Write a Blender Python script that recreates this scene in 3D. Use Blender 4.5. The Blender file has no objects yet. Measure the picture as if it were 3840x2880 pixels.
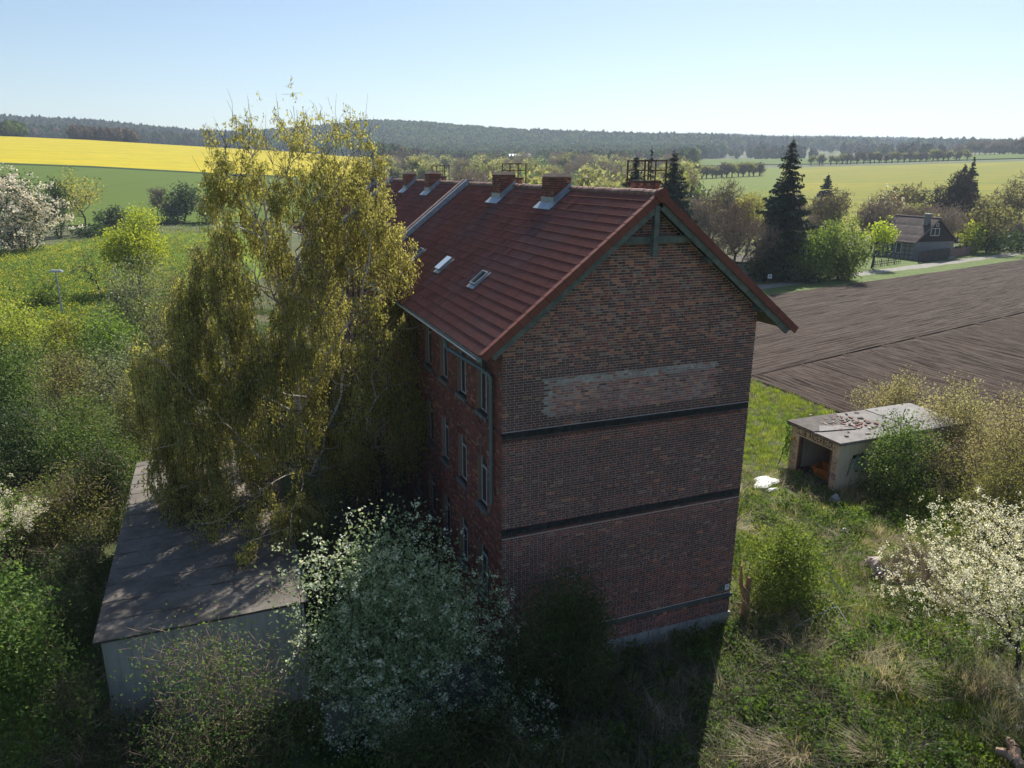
import bpy, math, random
import numpy as np
from mathutils import Vector, Matrix
S = bpy.context.scene
COL = S.collection
rng = np.random.default_rng(11)
D2 = bpy.data

# ------------------------------------------------------------------ camera
F, YAW, PIT, ROL = 2768.8, 0.3774, 0.2798, -0.0051
CAM = np.array([-7.0142, -18.4693, 15.3942])
def cam_axes():
    fwd = np.array([math.sin(YAW)*math.cos(PIT), math.cos(YAW)*math.cos(PIT), -math.sin(PIT)])
    right = np.array([math.cos(YAW), -math.sin(YAW), 0.0])
    down = np.cross(fwd, right)
    r2 = right*math.cos(ROL)+down*math.sin(ROL)
    d2 = -right*math.sin(ROL)+down*math.cos(ROL)
    return r2, d2, fwd
AX_R, AX_D, AX_F = cam_axes()
cd = D2.cameras.new('camera')
cam = D2.objects.new('camera', cd)
COL.objects.link(cam)
cd.sensor_width = 36; cd.sensor_fit = 'HORIZONTAL'; cd.lens = 36*F/3840
cd.clip_start = 0.1; cd.clip_end = 20000
M = Matrix.Identity(4)
for i in range(3):
    M[i][0] = AX_R[i]; M[i][1] = -AX_D[i]; M[i][2] = -AX_F[i]; M[i][3] = CAM[i]
cam.matrix_world = M
S.camera = cam

# ------------------------------------------------------------------ light
SUN_EL, SUN_AZ = math.radians(46.0), math.radians(43.0)      # azimuth from +Y towards +X
w = D2.worlds.new('World'); S.world = w; w.use_nodes = True
nt = w.node_tree; nt.nodes.clear()
sky = nt.nodes.new('ShaderNodeTexSky'); sky.sky_type = 'NISHITA'; sky.sun_disc = False
sky.sun_elevation = SUN_EL; sky.sun_rotation = SUN_AZ
sky.altitude = 150; sky.air_density = 1.0; sky.dust_density = 0.6; sky.ozone_density = 2.0
bg = nt.nodes.new('ShaderNodeBackground'); bg.inputs[1].default_value = 0.075
wo = nt.nodes.new('ShaderNodeOutputWorld')
nt.links.new(sky.outputs[0], bg.inputs[0]); nt.links.new(bg.outputs[0], wo.inputs[0])
sl = D2.lights.new('sun', 'SUN'); sl.energy = 5.0; sl.angle = math.radians(0.5); sl.color = (1, 0.95, 0.86)
sun = D2.objects.new('sun', sl); COL.objects.link(sun)
sdir = Vector((math.sin(SUN_AZ)*math.cos(SUN_EL), math.cos(SUN_AZ)*math.cos(SUN_EL), math.sin(SUN_EL)))
sun.rotation_euler = (-sdir).to_track_quat('-Z', 'Y').to_euler()
sun.location = (60, 60, 80)
S.view_settings.view_transform = 'Standard'; S.view_settings.look = 'None'
S.view_settings.exposure = 0.72; S.view_settings.gamma = 1.0
S.view_settings.use_curve_mapping = False
S.render.engine = 'CYCLES'
S.cycles.max_bounces = 6; S.cycles.diffuse_bounces = 3; S.cycles.glossy_bounces = 2
S.cycles.transmission_bounces = 4; S.cycles.transparent_max_bounces = 8; S.cycles.volume_bounces = 0
S.cycles.use_denoising = True
HAZE = 0.00019

# ------------------------------------------------------------------ pixel -> place
K = 3840/2212
def ray(u, v):
    """u, v measured on a 2212 px wide view of the photograph"""
    return (u*K-1920)/F*AX_R + (v*K-1440)/F*AX_D + AX_F
def at(u, v, z=0.0):
    r = ray(u, v); t = (z-CAM[2])/r[2]
    return CAM + t*r
def elev(u, v):
    r = ray(u, v); return r[2]/math.hypot(r[0], r[1])
def azim(u, v=366):
    r = ray(u, v); return math.atan2(r[0], r[1])
def proj(p):
    q = np.array(p, float)-CAM; d = q@AX_F
    return (1920+F*(q@AX_R)/d)/K, (1440+F*(q@AX_D)/d)/K
def hdist(p): return math.hypot(p[0]-CAM[0], p[1]-CAM[1])
def fdepth(p): return float((np.array(p)-CAM)@AX_F)

# ------------------------------------------------------------------ tags
def tag(o, label=None, cat=None, group=None, kind=None):
    if label: o['label'] = label
    if cat: o['category'] = cat
    if group: o['group'] = group
    if kind: o['kind'] = kind
    return o
def empty(name, loc=(0, 0, 0), rz=0.0, label=None, cat=None, group=None):
    o = D2.objects.new(name, None); COL.objects.link(o)
    o.location = loc; o.rotation_euler = (0, 0, rz); o.empty_display_size = 0.3
    return tag(o, label, cat, group)
def link(name, me, parent=None, loc=None):
    o = D2.objects.new(name, me); COL.objects.link(o)
    if parent: o.parent = parent
    if loc is not None: o.location = loc
    return o
def copy_tree(o, parent=None):
    c = o.copy(); COL.objects.link(c); c.parent = parent
    for ch in list(o.children): copy_tree(ch, c)
    return c

# ------------------------------------------------------------------ mesh builder
class MB:
    def __init__(s): s.V = []; s.Fc = []; s.T = []; s.C = []; s.MI = []; s.n = 0; s.has_c = False
    def add(s, v, faces, tint=None, col=None, mi=0):
        v = np.asarray(v, np.float32).reshape(-1, 3); faces = np.asarray(faces, np.int64)
        s.V.append(v); s.Fc.append(faces+s.n); s.n += len(v)
        t = np.zeros(len(v), np.float32) if tint is None else np.broadcast_to(np.asarray(tint, np.float32), (len(v),))
        s.T.append(t)
        if col is not None: s.has_c = True
        c = np.zeros((len(v), 3), np.float32) if col is None else np.broadcast_to(np.asarray(col, np.float32), (len(v), 3))
        s.C.append(c); s.MI.append(np.full(len(faces), mi, np.int32))
    def box(s, lo, hi, **k):
        lo = np.array(lo, float); hi = np.array(hi, float)
        s.boxes([(lo+hi)/2], [(hi-lo)/2], **k)
    def boxes(s, c, h, R=None, tint=None, col=None, mi=0):
        c = np.asarray(c, float).reshape(-1, 3); h = np.asarray(h, float).reshape(-1, 3); n = len(c)
        sg = np.array([[-1,-1,-1],[1,-1,-1],[1,1,-1],[-1,1,-1],[-1,-1,1],[1,-1,1],[1,1,1],[-1,1,1]], float)
        o = sg[None]*h[:, None]
        if R is not None:
            R = np.asarray(R, float)
            o = o@(R.T if R.ndim == 2 else np.transpose(R, (0, 2, 1)))
        v = (c[:, None]+o).reshape(-1, 3)
        q = np.array([[0,3,2,1],[4,5,6,7],[0,1,5,4],[1,2,6,5],[2,3,7,6],[3,0,4,7]])
        f = (np.arange(n)[:, None, None]*8+q[None]).reshape(-1, 4)
        if tint is not None: tint = np.repeat(np.broadcast_to(np.asarray(tint, float), (n,)), 8)
        if col is not None: col = np.repeat(np.broadcast_to(np.asarray(col, float), (n, 3)), 8, axis=0)
        s.add(v, f, tint, col, mi)
    def beam(s, p0, p1, wdt, hgt, up=(0, 0, 1), **k):
        p0 = np.array(p0, float); p1 = np.array(p1, float); d = p1-p0; L = np.linalg.norm(d); d /= L
        u = np.array(up, float); a = np.cross(u, d)
        if np.linalg.norm(a) < 1e-6: a = np.array([1., 0, 0])
        a /= np.linalg.norm(a); b = np.cross(d, a)
        s.boxes([(p0+p1)/2], [[L/2, wdt/2, hgt/2]], R=np.stack([d, a, b], 1), **k)
    def tubes(s, p0, p1, r0, r1, k=5, tint=None, col=None, mi=0):
        p0 = np.asarray(p0, float).reshape(-1, 3); p1 = np.asarray(p1, float).reshape(-1, 3); n = len(p0)
        d = p1-p0; d /= np.maximum(np.linalg.norm(d, axis=1, keepdims=True), 1e-9)
        ref = np.where(np.abs(d[:, 2:3]) > 0.9, np.array([[1., 0, 0]]), np.array([[0, 0, 1.]]))
        a = np.cross(d, ref); a /= np.linalg.norm(a, axis=1, keepdims=True); b = np.cross(d, a)
        an = np.arange(k)*2*np.pi/k
        ring = np.cos(an)[None, :, None]*a[:, None]+np.sin(an)[None, :, None]*b[:, None]
        r0 = np.broadcast_to(np.asarray(r0, float), (n,)); r1 = np.broadcast_to(np.asarray(r1, float), (n,))
        v = np.concatenate([p0[:, None]+ring*r0[:, None, None], p1[:, None]+ring*r1[:, None, None]], 1).reshape(-1, 3)
        j = np.arange(k); q = np.stack([j, (j+1) % k, (j+1) % k+k, j+k], 1)
        f = (np.arange(n)[:, None, None]*2*k+q[None]).reshape(-1, 4)
        if tint is not None: tint = np.repeat(np.broadcast_to(np.asarray(tint, float), (n,)), 2*k)
        s.add(v, f, tint, col, mi)
    def path(s, pts, r, k=8, caps=True, **kw):
        pts = np.array(pts, float); r = np.broadcast_to(np.asarray(r, float), (len(pts),))
        s.tubes(pts[:-1], pts[1:], r[:-1], r[1:], k, **kw)
        if caps:
            for e, o in ((0, 1), (-1, -2)):
                d = pts[e]-pts[o]; d /= np.linalg.norm(d)
                ref = np.array([1., 0, 0]) if abs(d[2]) > .9 else np.array([0, 0, 1.])
                a = np.cross(d, ref); a /= np.linalg.norm(a); b = np.cross(d, a)
                an = np.arange(k)*2*np.pi/k
                v = pts[e]+r[e]*(np.cos(an)[:, None]*a+np.sin(an)[:, None]*b)+d*0.001
                s.add(np.vstack([v, pts[e]+d*.001]), [[i, (i+1) % k, k] for i in range(k)], **kw)
    def blades(s, p, a, b, tint=None, mi=0):
        """rhombic leaves: base p, axis vector a (with length), half side vector b"""
        n = len(p)
        v = np.stack([p, p+a*.45+b, p+a, p+a*.45-b], 1).reshape(-1, 3)
        f = np.arange(4*n).reshape(-1, 4)
        s.add(v, f, None if tint is None else np.repeat(tint, 4), mi=mi)
    def grid(s, P, tint=None, mi=0):
        nu, nv = P.shape[:2]; i = np.arange(nu*nv).reshape(nu, nv)
        f = np.stack([i[:-1, :-1], i[1:, :-1], i[1:, 1:], i[:-1, 1:]], -1).reshape(-1, 4)
        s.add(P.reshape(-1, 3), f, None if tint is None else np.asarray(tint).reshape(-1), mi=mi)
    def mesh(s, name, mats, smooth=False):
        me = D2.meshes.new(name)
        V = np.concatenate(s.V) if s.V else np.zeros((0, 3), np.float32)
        me.vertices.add(len(V)); me.vertices.foreach_set('co', V.ravel().astype(np.float32))
        loops = np.concatenate([f.ravel() for f in s.Fc]); tot = np.concatenate([np.full(len(f), f.shape[1]) for f in s.Fc])
        st = np.concatenate([[0], np.cumsum(tot)[:-1]])
        me.loops.add(len(loops)); me.polygons.add(len(tot))
        me.polygons.foreach_set('loop_start', st.astype(np.int32))
        me.loops.foreach_set('vertex_index', loops.astype(np.int32))
        me.polygons.foreach_set('material_index', np.concatenate(s.MI))
        me.polygons.foreach_set('use_smooth', np.full(len(tot), bool(smooth)))
        me.update(calc_edges=True)
        a = me.attributes.new('tint', 'FLOAT', 'POINT'); a.data.foreach_set('value', np.concatenate(s.T).astype(np.float32))
        if s.has_c:
            c = np.concatenate(s.C); c4 = np.concatenate([c, np.ones((len(c), 1))], 1).astype(np.float32)
            a = me.attributes.new('col', 'FLOAT_COLOR', 'POINT'); a.data.foreach_set('color', c4.ravel())
        for m in (mats if isinstance(mats, (list, tuple)) else [mats]): me.materials.append(m)
        return me
    def obj(s, name, mats, parent=None, smooth=False, loc=None):
        return link(name, s.mesh(name, mats, smooth), parent, loc)

# ------------------------------------------------------------------ materials
class NT:
    def __init__(s, name):
        s.m = D2.materials.new(name); s.m.use_nodes = True; s.t = s.m.node_tree; s.t.nodes.clear()
        s.out = s.t.nodes.new('ShaderNodeOutputMaterial')
    def n(s, typ, **k):
        nd = s.t.nodes.new('ShaderNode'+typ)
        for a, b in k.items():
            if a.startswith('_'): setattr(nd, a[1:], b)
        for a, b in k.items():
            if a.startswith('_'): continue
            key = int(a[1:]) if a[0] == 'i' and a[1:].isdigit() else a.replace('__', ' ')
            s.set(nd.inputs[key], b)
        return nd
    def set(s, inp, v):
        if isinstance(v, bpy.types.NodeSocket): s.t.links.new(v, inp)
        elif isinstance(v, bpy.types.Node): s.t.links.new(v.outputs[0], inp)
        else:
            if hasattr(inp.default_value, '__len__') and not hasattr(v, '__len__'): v = (v, v, v)
            if hasattr(inp.default_value, '__len__') and len(inp.default_value) == 4 and len(v) == 3: v = (*v, 1)
            inp.default_value = v
    def pos(s, scale=(1, 1, 1), rz=0.0, obj=False):
        if obj: src = s.n('TexCoord').outputs['Object']
        else: src = s.n('NewGeometry').outputs['Position']
        return s.n('Mapping', Vector=src, Scale=scale, Rotation=(0, 0, rz)).outputs[0]
    def noise(s, vec, scale, detail=4, rough=.6):
        return s.n('TexNoise', Vector=vec, Scale=scale, Detail=detail, Roughness=rough).outputs[0]
    def ramp(s, fac, stops):
        r = s.n('ValToRGB', Fac=fac); e = r.color_ramp.elements
        while len(e) < len(stops): e.new(.5)
        for x, (p, c) in zip(e, stops): x.position = p; x.color = (*c, 1) if hasattr(c, '__len__') else (c, c, c, 1)
        return r.outputs[0]
    def mix(s, f, a, b, mode='MIX'):
        m = s.n('Mix', _data_type='RGBA', _blend_type=mode)
        s.set(m.inputs[0], f); s.set(m.inputs[6], a); s.set(m.inputs[7], b); return m.outputs[2]
    def math(s, op, a, b=0.0):
        m = s.n('Math', _operation=op); s.set(m.inputs[0], a); s.set(m.inputs[1], b); return m.outputs[0]
    def attr(s, name, out='Fac'): return s.n('Attribute', _attribute_name=name).outputs[out]
    def bump(s, h, strength=.4, dist=.02):
        return s.n('Bump', Height=h, Strength=strength, Distance=dist).outputs[0]
    def pbr(s, col, rough=.8, normal=None, metal=0.0, spec=.3):
        p = s.n('BsdfPrincipled'); s.set(p.inputs['Base Color'], col); s.set(p.inputs['Roughness'], rough)
        s.set(p.inputs['Metallic'], metal); s.set(p.inputs['Specular IOR Level'], spec)
        if normal is not None: s.set(p.inputs['Normal'], normal)
        return s.fin(p)
    def fin(s, sh): s.t.links.new(sh.outputs[0] if isinstance(sh, bpy.types.Node) else sh, s.out.inputs[0]); return s.m

def simple(name, c0, c1, scale=6.0, rough=.8, bump=.3, dist=.01, metal=0.0, stretch=(1, 1, 1), spec=.3):
    t = NT(name); p = t.pos(stretch); n1 = t.noise(p, scale, 6, .65); n2 = t.noise(p, scale*7, 3)
    c = t.mix(t.ramp(n1, [(.35, 0.), (.65, 1.)]), c0, c1)
    c = t.mix(.25, c, t.mix(n2, (0, 0, 0), c0), 'MIX') if False else c
    return t.pbr(c, rough, t.bump(t.mix(.5, n1, n2), bump, dist), metal, spec)

def leafmat(name, c0, c1, trans=.45, rough=.55, tcol=None, spec=.25):
    t = NT(name); f = t.attr('tint'); r = t.n('ObjectInfo').outputs['Random']
    c = t.mix(f, c0, c1)
    hs = t.n('HueSaturation', Color=c, Value=t.math('ADD', t.math('MULTIPLY', r, .3), .85), Hue=t.math('ADD', t.math('MULTIPLY', r, .02), .49)).outputs[0]
    p = t.n('BsdfPrincipled'); t.set(p.inputs['Base Color'], hs); t.set(p.inputs['Roughness'], rough); t.set(p.inputs['Specular IOR Level'], spec)
    tl = t.n('BsdfTranslucent'); tc = hs if tcol is None else t.mix(.6, hs, tcol)
    t.set(tl.inputs[0], t.mix(1.0, tc, (1.5, 1.45, 1.0), 'MULTIPLY'))
    mx = t.n('MixShader', Fac=trans); t.t.links.new(p.outputs[0], mx.inputs[1]); t.t.links.new(tl.outputs[0], mx.inputs[2])
    return t.fin(mx)
def barkmat(name, c0, c1, scale=5):
    t = NT(name); p = t.pos((1, 1, .35)); n = t.noise(p, scale, 5)
    return t.pbr(t.mix(t.ramp(n, [(.35, 0.), (.7, 1.)]), c0, c1), .9, t.bump(n, .5, .02))

def scatter(name, pts, scl, rot, sources, mat_unused=None):
    """stuff: one object whose points carry instances of the source meshes"""
    me = D2.meshes.new(name); pts = np.asarray(pts, np.float32)
    me.vertices.add(len(pts)); me.vertices.foreach_set('co', pts.ravel()); me.update()
    a = me.attributes.new('scl', 'FLOAT_VECTOR', 'POINT'); scl = np.asarray(scl, np.float32)
    if scl.ndim == 1: scl = np.repeat(scl[:, None], 3, 1)
    a.data.foreach_set('vector', scl.ravel())
    a = me.attributes.new('rot', 'FLOAT_VECTOR', 'POINT'); a.data.foreach_set('vector', np.asarray(rot, np.float32).ravel())
    a = me.attributes.new('idx', 'INT', 'POINT'); a.data.foreach_set('value', rng.integers(0, len(sources), len(pts)).astype(np.int32))
    o = link(name, me); o['kind'] = 'stuff'
    cl = D2.collections.new(name+'_sources')
    for i, sm in enumerate(sources):
        so = D2.objects.new('%s_piece_%02d' % (name, i), sm); cl.objects.link(so)
    g = D2.node_groups.new(name, 'GeometryNodeTree')
    g.interface.new_socket('Geometry', in_out='INPUT', socket_type='NodeSocketGeometry')
    g.interface.new_socket('Geometry', in_out='OUTPUT', socket_type='NodeSocketGeometry')
    N = g.nodes; L = g.links
    gi = N.new('NodeGroupInput'); go = N.new('NodeGroupOutput')
    ci = N.new('GeometryNodeCollectionInfo'); ci.inputs[0].default_value = cl
    ci.inputs['Separate Children'].default_value = True; ci.inputs['Reset Children'].default_value = True
    ip = N.new('GeometryNodeInstanceOnPoints'); ip.inputs['Pick Instance'].default_value = True
    def na(nm, tp):
        x = N.new('GeometryNodeInputNamedAttribute'); x.data_type = tp; x.inputs[0].default_value = nm
        return next(q for q in x.outputs if q.enabled and q.name == 'Attribute')
    e2r = N.new('FunctionNodeEulerToRotation')
    L.new(na('rot', 'FLOAT_VECTOR'), e2r.inputs[0])
    L.new(gi.outputs[0], ip.inputs['Points']); L.new(ci.outputs[0], ip.inputs['Instance'])
    L.new(na('idx', 'INT'), ip.inputs['Instance Index']); L.new(e2r.outputs[0], ip.inputs['Rotation'])
    L.new(na('scl', 'FLOAT_VECTOR'), ip.inputs['Scale']); L.new(ip.outputs[0], go.inputs[0])
    md = o.modifiers.new('scatter', 'NODES'); md.node_group = g
    return o
# ================================================================== terrain
RK = np.array([0, 205, 430, 700, 1000, 1250, 1700, 2800, 4200, 7000.])
XC = np.array([-600, 0, 200, 470, 640, 800, 900, 1000, 1200, 1480, 1740, 1930, 2212, 2800.])
VY = {430: [350, 356, 363, 378, 385, 393, 400, 402, 402, 397, 394, 390, 385, 382],
      700: [290, 294, 303, 319, 329, 343, 357, 368, 366, 361, 357, 352, 343, 340],
      1000: [300, 302, 309, 325, 335, 345, 350, 352, 350, 347, 344, 340, 334, 332],
      1250: [294, 297, 303, 316, 324, 328, 331, 333, 335, 335, 334, 333, 331, 330],
      1700: [262, 269, 277, 303, 293, 275, 277, 286, 300, 308, 318, 321, 325, 326],
      2800: [300, 300, 300, 305, 305, 303, 302, 302, 302, 303, 309, 312, 321, 324],
      4200: [325]*14, 7000: [350]*14}
AZC = np.array([azim(u) for u in XC])
ZK = []
for r in RK:
    if r < 210: ZK.append(np.zeros(14))
    else: ZK.append(np.array([CAM[2]+elev(u, vy)*r for u, vy in zip(XC, VY[int(r)])]))
ZK = np.array(ZK)
def height(x, y):
    x = np.asarray(x, float); y = np.asarray(y, float)
    dx = x-CAM[0]; dy = y-CAM[1]; r = np.hypot(dx, dy); az = np.arctan2(dx, dy)
    az = np.where(az < -2.2, az+2*np.pi, az)
    zk = np.stack([np.interp(az, AZC, z) for z in ZK])
    i = np.clip(np.searchsorted(RK, r, side='right')-1, 0, len(RK)-2)
    t = np.clip((r-RK[i])/(RK[i+1]-RK[i]), 0, 1)
    t = np.where(i == 1, t*t*(2-t), np.where(i >= 3, t*t*(3-2*t), t))
    z0 = np.take_along_axis(zk, i[None], 0)[0]; z1 = np.take_along_axis(zk, i[None]+1, 0)[0]
    return z0+(z1-z0)*t
def pol(r, az): return CAM[0]+r*np.sin(az), CAM[1]+r*np.cos(az)
RG = np.unique(np.concatenate([[0.5, 8, 20, 40, 70, 100, 150], np.linspace(205, 430, 10), np.linspace(430, 700, 11), np.linspace(700, 1000, 9),
     np.linspace(1000, 1250, 7), np.linspace(1250, 1700, 12), np.linspace(1700, 2800, 12), np.linspace(2800, 3400, 4)]))
AG = np.unique(np.round(np.concatenate([np.arange(-20, 62, .5), np.arange(62, 340.1, 6)]), 3))*np.pi/180
def patch(ai, ri, dz):
    A, Rr = np.meshgrid(ai, ri, indexing='ij'); X, Y = pol(Rr, A)
    return np.stack([X, Y, height(X, Y)+dz], -1)

t = NT('meadow_soil'); p = t.pos()
n1 = t.noise(p, .25, 5); n2 = t.noise(p, 2.5, 6, .7); n3 = t.noise(p, 14, 4)
far = t.noise(p, .004, 3)
c = t.mix(t.ramp(n2, [(.35, 0.), (.65, 1.)]), (.035, .05, .016), (.085, .095, .03))
c = t.mix(t.ramp(n1, [(.45, 0.), (.62, .7)]), c, (.14, .11, .06))
c = t.mix(t.ramp(far, [(.4, 0.), (.6, .5)]), c, (.07, .11, .03))
M_GROUND = t.pbr(c, .95, t.bump(n3, .8, .06))
gb = MB(); gb.grid(patch(AG, RG, 0.0))
ground = gb.obj('ground', M_GROUND, smooth=True)
tag(ground, 'rough grassy ground that rises into distant hills', 'ground', kind='structure')

def fieldmat(name, base, dark, stripe_dir, stripe_w, lo=.35, hi=.65, spots=None, amt=.5, fine=.5):
    t = NT(name); p = t.pos((1, 1, 1), stripe_dir)
    sx = t.n('SeparateXYZ', Vector=p).outputs[0]
    wv = t.n('TexNoise', _noise_dimensions='1D', W=t.math('MULTIPLY', sx, 1/stripe_w), Scale=1.0, Detail=3, Roughness=.7).outputs[0]
    n = t.noise(t.pos(), .02, 4); n2 = t.noise(t.pos(), fine, 4, .8)
    f = t.math('ADD', t.math('MULTIPLY', wv, .6), t.math('MULTIPLY', n2, .4))
    c = t.mix(t.math('MULTIPLY', t.ramp(f, [(lo, 0.), (hi, 1.)]), amt), base, dark)
    if spots: c = t.mix(t.ramp(n, [(.5, 0.), (.75, .6)]), c, spots)
    return t.pbr(c, .95, t.bump(n2, .5, .3), spec=.1)

# far fields, cut along curves of distance that were read off the ground plane
def azr(u0, u1): 
    a0, a1 = azim(u0), azim(u1); return np.concatenate([[a0], AG[(AG > a0+1e-4) & (AG < a1-1e-4)], [a1]])
def farfield(name, u0, u1, r0, r1, m, label, dz=.35):
    b = MB(); ri = np.concatenate([[r0], RG[(RG > r0+1) & (RG < r1-1)], [r1]])
    b.grid(patch(azr(u0, u1), ri, dz)); o = b.obj(name, m, smooth=True)
    return tag(o, label, 'field', kind='structure')
m_green = fieldmat('young_wheat', (.088, .130, .015), (.066, .105, .014), .4, 9)
m_rape = fieldmat('rape_in_bloom', (.46, .36, .005), (.27, .26, .012), 1.15, 9, .44, .66, amt=1.0, fine=.06)
farfield('green_field', -700, 1000, 236, 429, m_green, 'green young wheat field below the yellow hill')
farfield('field_margin', -700, 900, 429, 437, fieldmat('dark_margin', (.03, .06, .012), (.02, .04, .01), 0, 5), 'dark green strip along the lower edge of the yellow field', .5)
farfield('rapeseed_field', -700, 905, 437, 697, m_rape, 'bright yellow rapeseed field on the hill at left')
m_past = fieldmat('pale_pasture', (.12, .15, .05), (.16, .15, .07), .2, 15)
farfield('pasture', 880, 1090, 430, 640, m_past, 'pale green pasture sloping down beyond the roof ridge', .6)
m_mixed = fieldmat('thin_rape', (.22, .205, .020), (.11, .145, .025), -.65, 9, .4, .7, amt=.9, fine=.05, spots=(.31, .26, .02))
farfield('rapeseed_field', 1688, 2900, 215, 640, m_mixed, 'yellow green rapeseed field behind the cottage gardens')
m_greenr = fieldmat('green_crop', (.125, .165, .030), (.16, .17, .035), -.65, 14, .4, .7)
farfield('green_field', 1395, 1688, 215, 640, m_greenr, 'green field between the spruces and the row of avenue trees')
farfield('green_field', 1480, 2900, 760, 1050, m_green, 'far strip of green field behind the avenue trees', .8)
farfield('green_field', 1900, 2500, 1050, 1420, m_past, 'distant pale field at the foot of the blue hills', .8)

# near thin rape field on the left
def sheet(name, poly, z, m, label, cat='field', step=None):
    b = MB(); b.add([(x, y, z) for x, y in poly], [list(range(len(poly)))] if False else [[0, i, i+1] for i in range(1, len(poly)-1)])
    o = b.obj(name, m); return tag(o, label, cat, kind='structure')
t = NT('thin_rape_near'); p = t.pos()
n1 = t.noise(t.pos((1, .22, 1), -.35), .30, 5, .7); n2 = t.noise(p, 1.3, 5, .75); n3 = t.noise(p, .05, 3)
f = t.math('ADD', t.math('MULTIPLY', n1, .55), t.math('ADD', t.math('MULTIPLY', n2, .3), t.math('MULTIPLY', n3, .25)))
c = t.mix(t.ramp(f, [(.47, 0.), (.68, 1.)]), (.085, .15, .025), (.25, .29, .025))
M_NRAPE = t.pbr(c, .95, t.bump(n2, 1.0, .25), spec=.1)
NR = [(-150, 48), (-9, 62), (2, 100), (1, 250), (-12, 238), (-40, 176), (-62, 120), (-150, 60)]
NR = [tuple(at(-330, 700)[:2]), tuple(at(40, 735)[:2]), tuple(at(440, 690)[:2]), (2, 110), (2, 190), tuple(at(470, 474)[:2]), tuple(at(300, 503)[:2]), tuple(at(150, 525)[:2]), tuple(at(0, 548)[:2]), tuple(at(-330, 580)[:2])]
o = sheet('rapeseed_field', NR, .03, M_NRAPE, 'thin yellow green rapeseed field beside the lamp post')

# ploughed field (furrows run as ridges in the mesh)
t = NT('ploughed_soil'); p = t.pos()
n1 = t.noise(p, .35, 4); n2 = t.noise(p, 5, 6, .75); n3 = t.noise(p, 1.2, 4, .7)
c = t.mix(t.ramp(n3, [(.35, 0.), (.7, 1.)]), (.040, .027, .020), (.080, .056, .043))
c = t.mix(t.math('MULTIPLY', t.ramp(n2, [(.55, 0.), (.75, 1.)]), .4), c, (.13, .105, .092))
c = t.mix(t.ramp(n1, [(.5, 0.), (.7, .4)]), c, (.055, .04, .034))
c = t.mix(t.math('MULTIPLY', t.attr('tint'), .65), c, (.145, .11, .088))
M_SOIL = t.pbr(c, .95, t.bump(n2, .9, .06), spec=.15)
def furrows(name, o0, du, dv, nu, nv, su, sv, lab, amp=.12, z=.02, clip=None, pitch=.55):
    U, Vv = np.meshgrid(np.arange(nu)*su, np.arange(nv)*sv, indexing='ij')
    P = np.array(o0)[None, None]+U[..., None]*np.array(du)+Vv[..., None]*np.array(dv)
    wob = np.cumsum(rng.normal(0, .03, (nu, 1)), 0)+rng.normal(0, .02, U.shape)
    ph = (Vv+wob)/pitch
    track = (np.abs(((Vv+3) % 21)-10) < .9)*.08
    zz = amp*np.abs(np.sin(np.pi*ph))+rng.normal(0, .018, U.shape)+z-track*.4
    P = np.concatenate([P, zz[..., None]], -1)
    if clip is not None: P = clip(P)
    ln = np.repeat(np.clip(rng.normal(.12, .2, (1, nv)), 0, 1), nu, 0)*rng.uniform(.3, 1.2, (nu, nv))+.25*np.abs(np.sin(np.pi*ph))**3
    b = MB(); b.grid(P, tint=np.clip(ln, 0, 1)); o = b.obj(name, M_SOIL)
    return tag(o, lab, 'field', kind='structure')
furrow_base = None
fA, fB = at(1650, 641)[:2], at(2212, 561)[:2]               # far edge of the field
dF = (fB-fA)/np.linalg.norm(fB-fA); nF = np.array([dF[1], -dF[0]])
HW = 24.0
sheet('ploughed_field', [tuple(fA+dF*-34), tuple(fA+dF*170), (200, -24), (30.6, -24)], .004, M_SOIL, 'bare soil along the edges of the ploughed field')
def clipfar(P):
    d = (P[..., :2]-fA)@nF
    P = P.copy(); over = np.minimum(d-HW, 0)
    # pull the rows that would cross the headland back to its edge
    k = over/nF[1]
    P[..., 1] -= k; P[..., 2] = np.where(over < 0, -.06, P[..., 2]); return P
furrows('ploughed_field', (30.6, -24.0), (0, 1), (1, 0), 68, 900, 1.45, .16, 'dark brown ploughed field with furrows along the brick building', clip=clipfar)
h0 = fA-dF*40+nF*HW
furrows('ploughed_field', tuple(h0), tuple(dF), tuple(-nF), 120, int(HW/.15), 2.2, .15, 'headland strip of the ploughed field with furrows along the track', z=.03)

def gravelmat(name, a, b_):
    return simple(name, a, b_, 1.5, .95, .6, .03)
def strip(name, off0, off1, z, m, lab, cat, wob=.5, l0=-45, l1=320):
    b = MB(); n = 90; L = np.linspace(l0, l1, n)
    w0 = rng.normal(0, wob, n)*.5; w1 = rng.normal(0, wob, n)*.5
    P = np.stack([np.array([fA+dF*l-nF*(off0+w0[i]) for i, l in enumerate(L)]), np.array([fA+dF*l-nF*(off1+w1[i]) for i, l in enumerate(L)])], 1)
    P = np.concatenate([P, np.full((n, 2, 1), z)], -1); b.grid(P)
    return tag(b.obj(name, m), lab, cat, kind='structure')
m_verge = simple('verge_grass', (.06, .105, .02), (.13, .16, .04), .8, .95, .9, .1)
strip('grass_verge', -.2, 20, .006, m_verge, 'mown grass between the ploughed field and the cottage', 'grass verge', .0)
strip('gravel_track', 4.4, 7.0, .012, gravelmat('pale_gravel', (.17, .165, .14), (.30, .28, .25)), 'pale gravel track past the cottage fence', 'track', .5)

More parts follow.
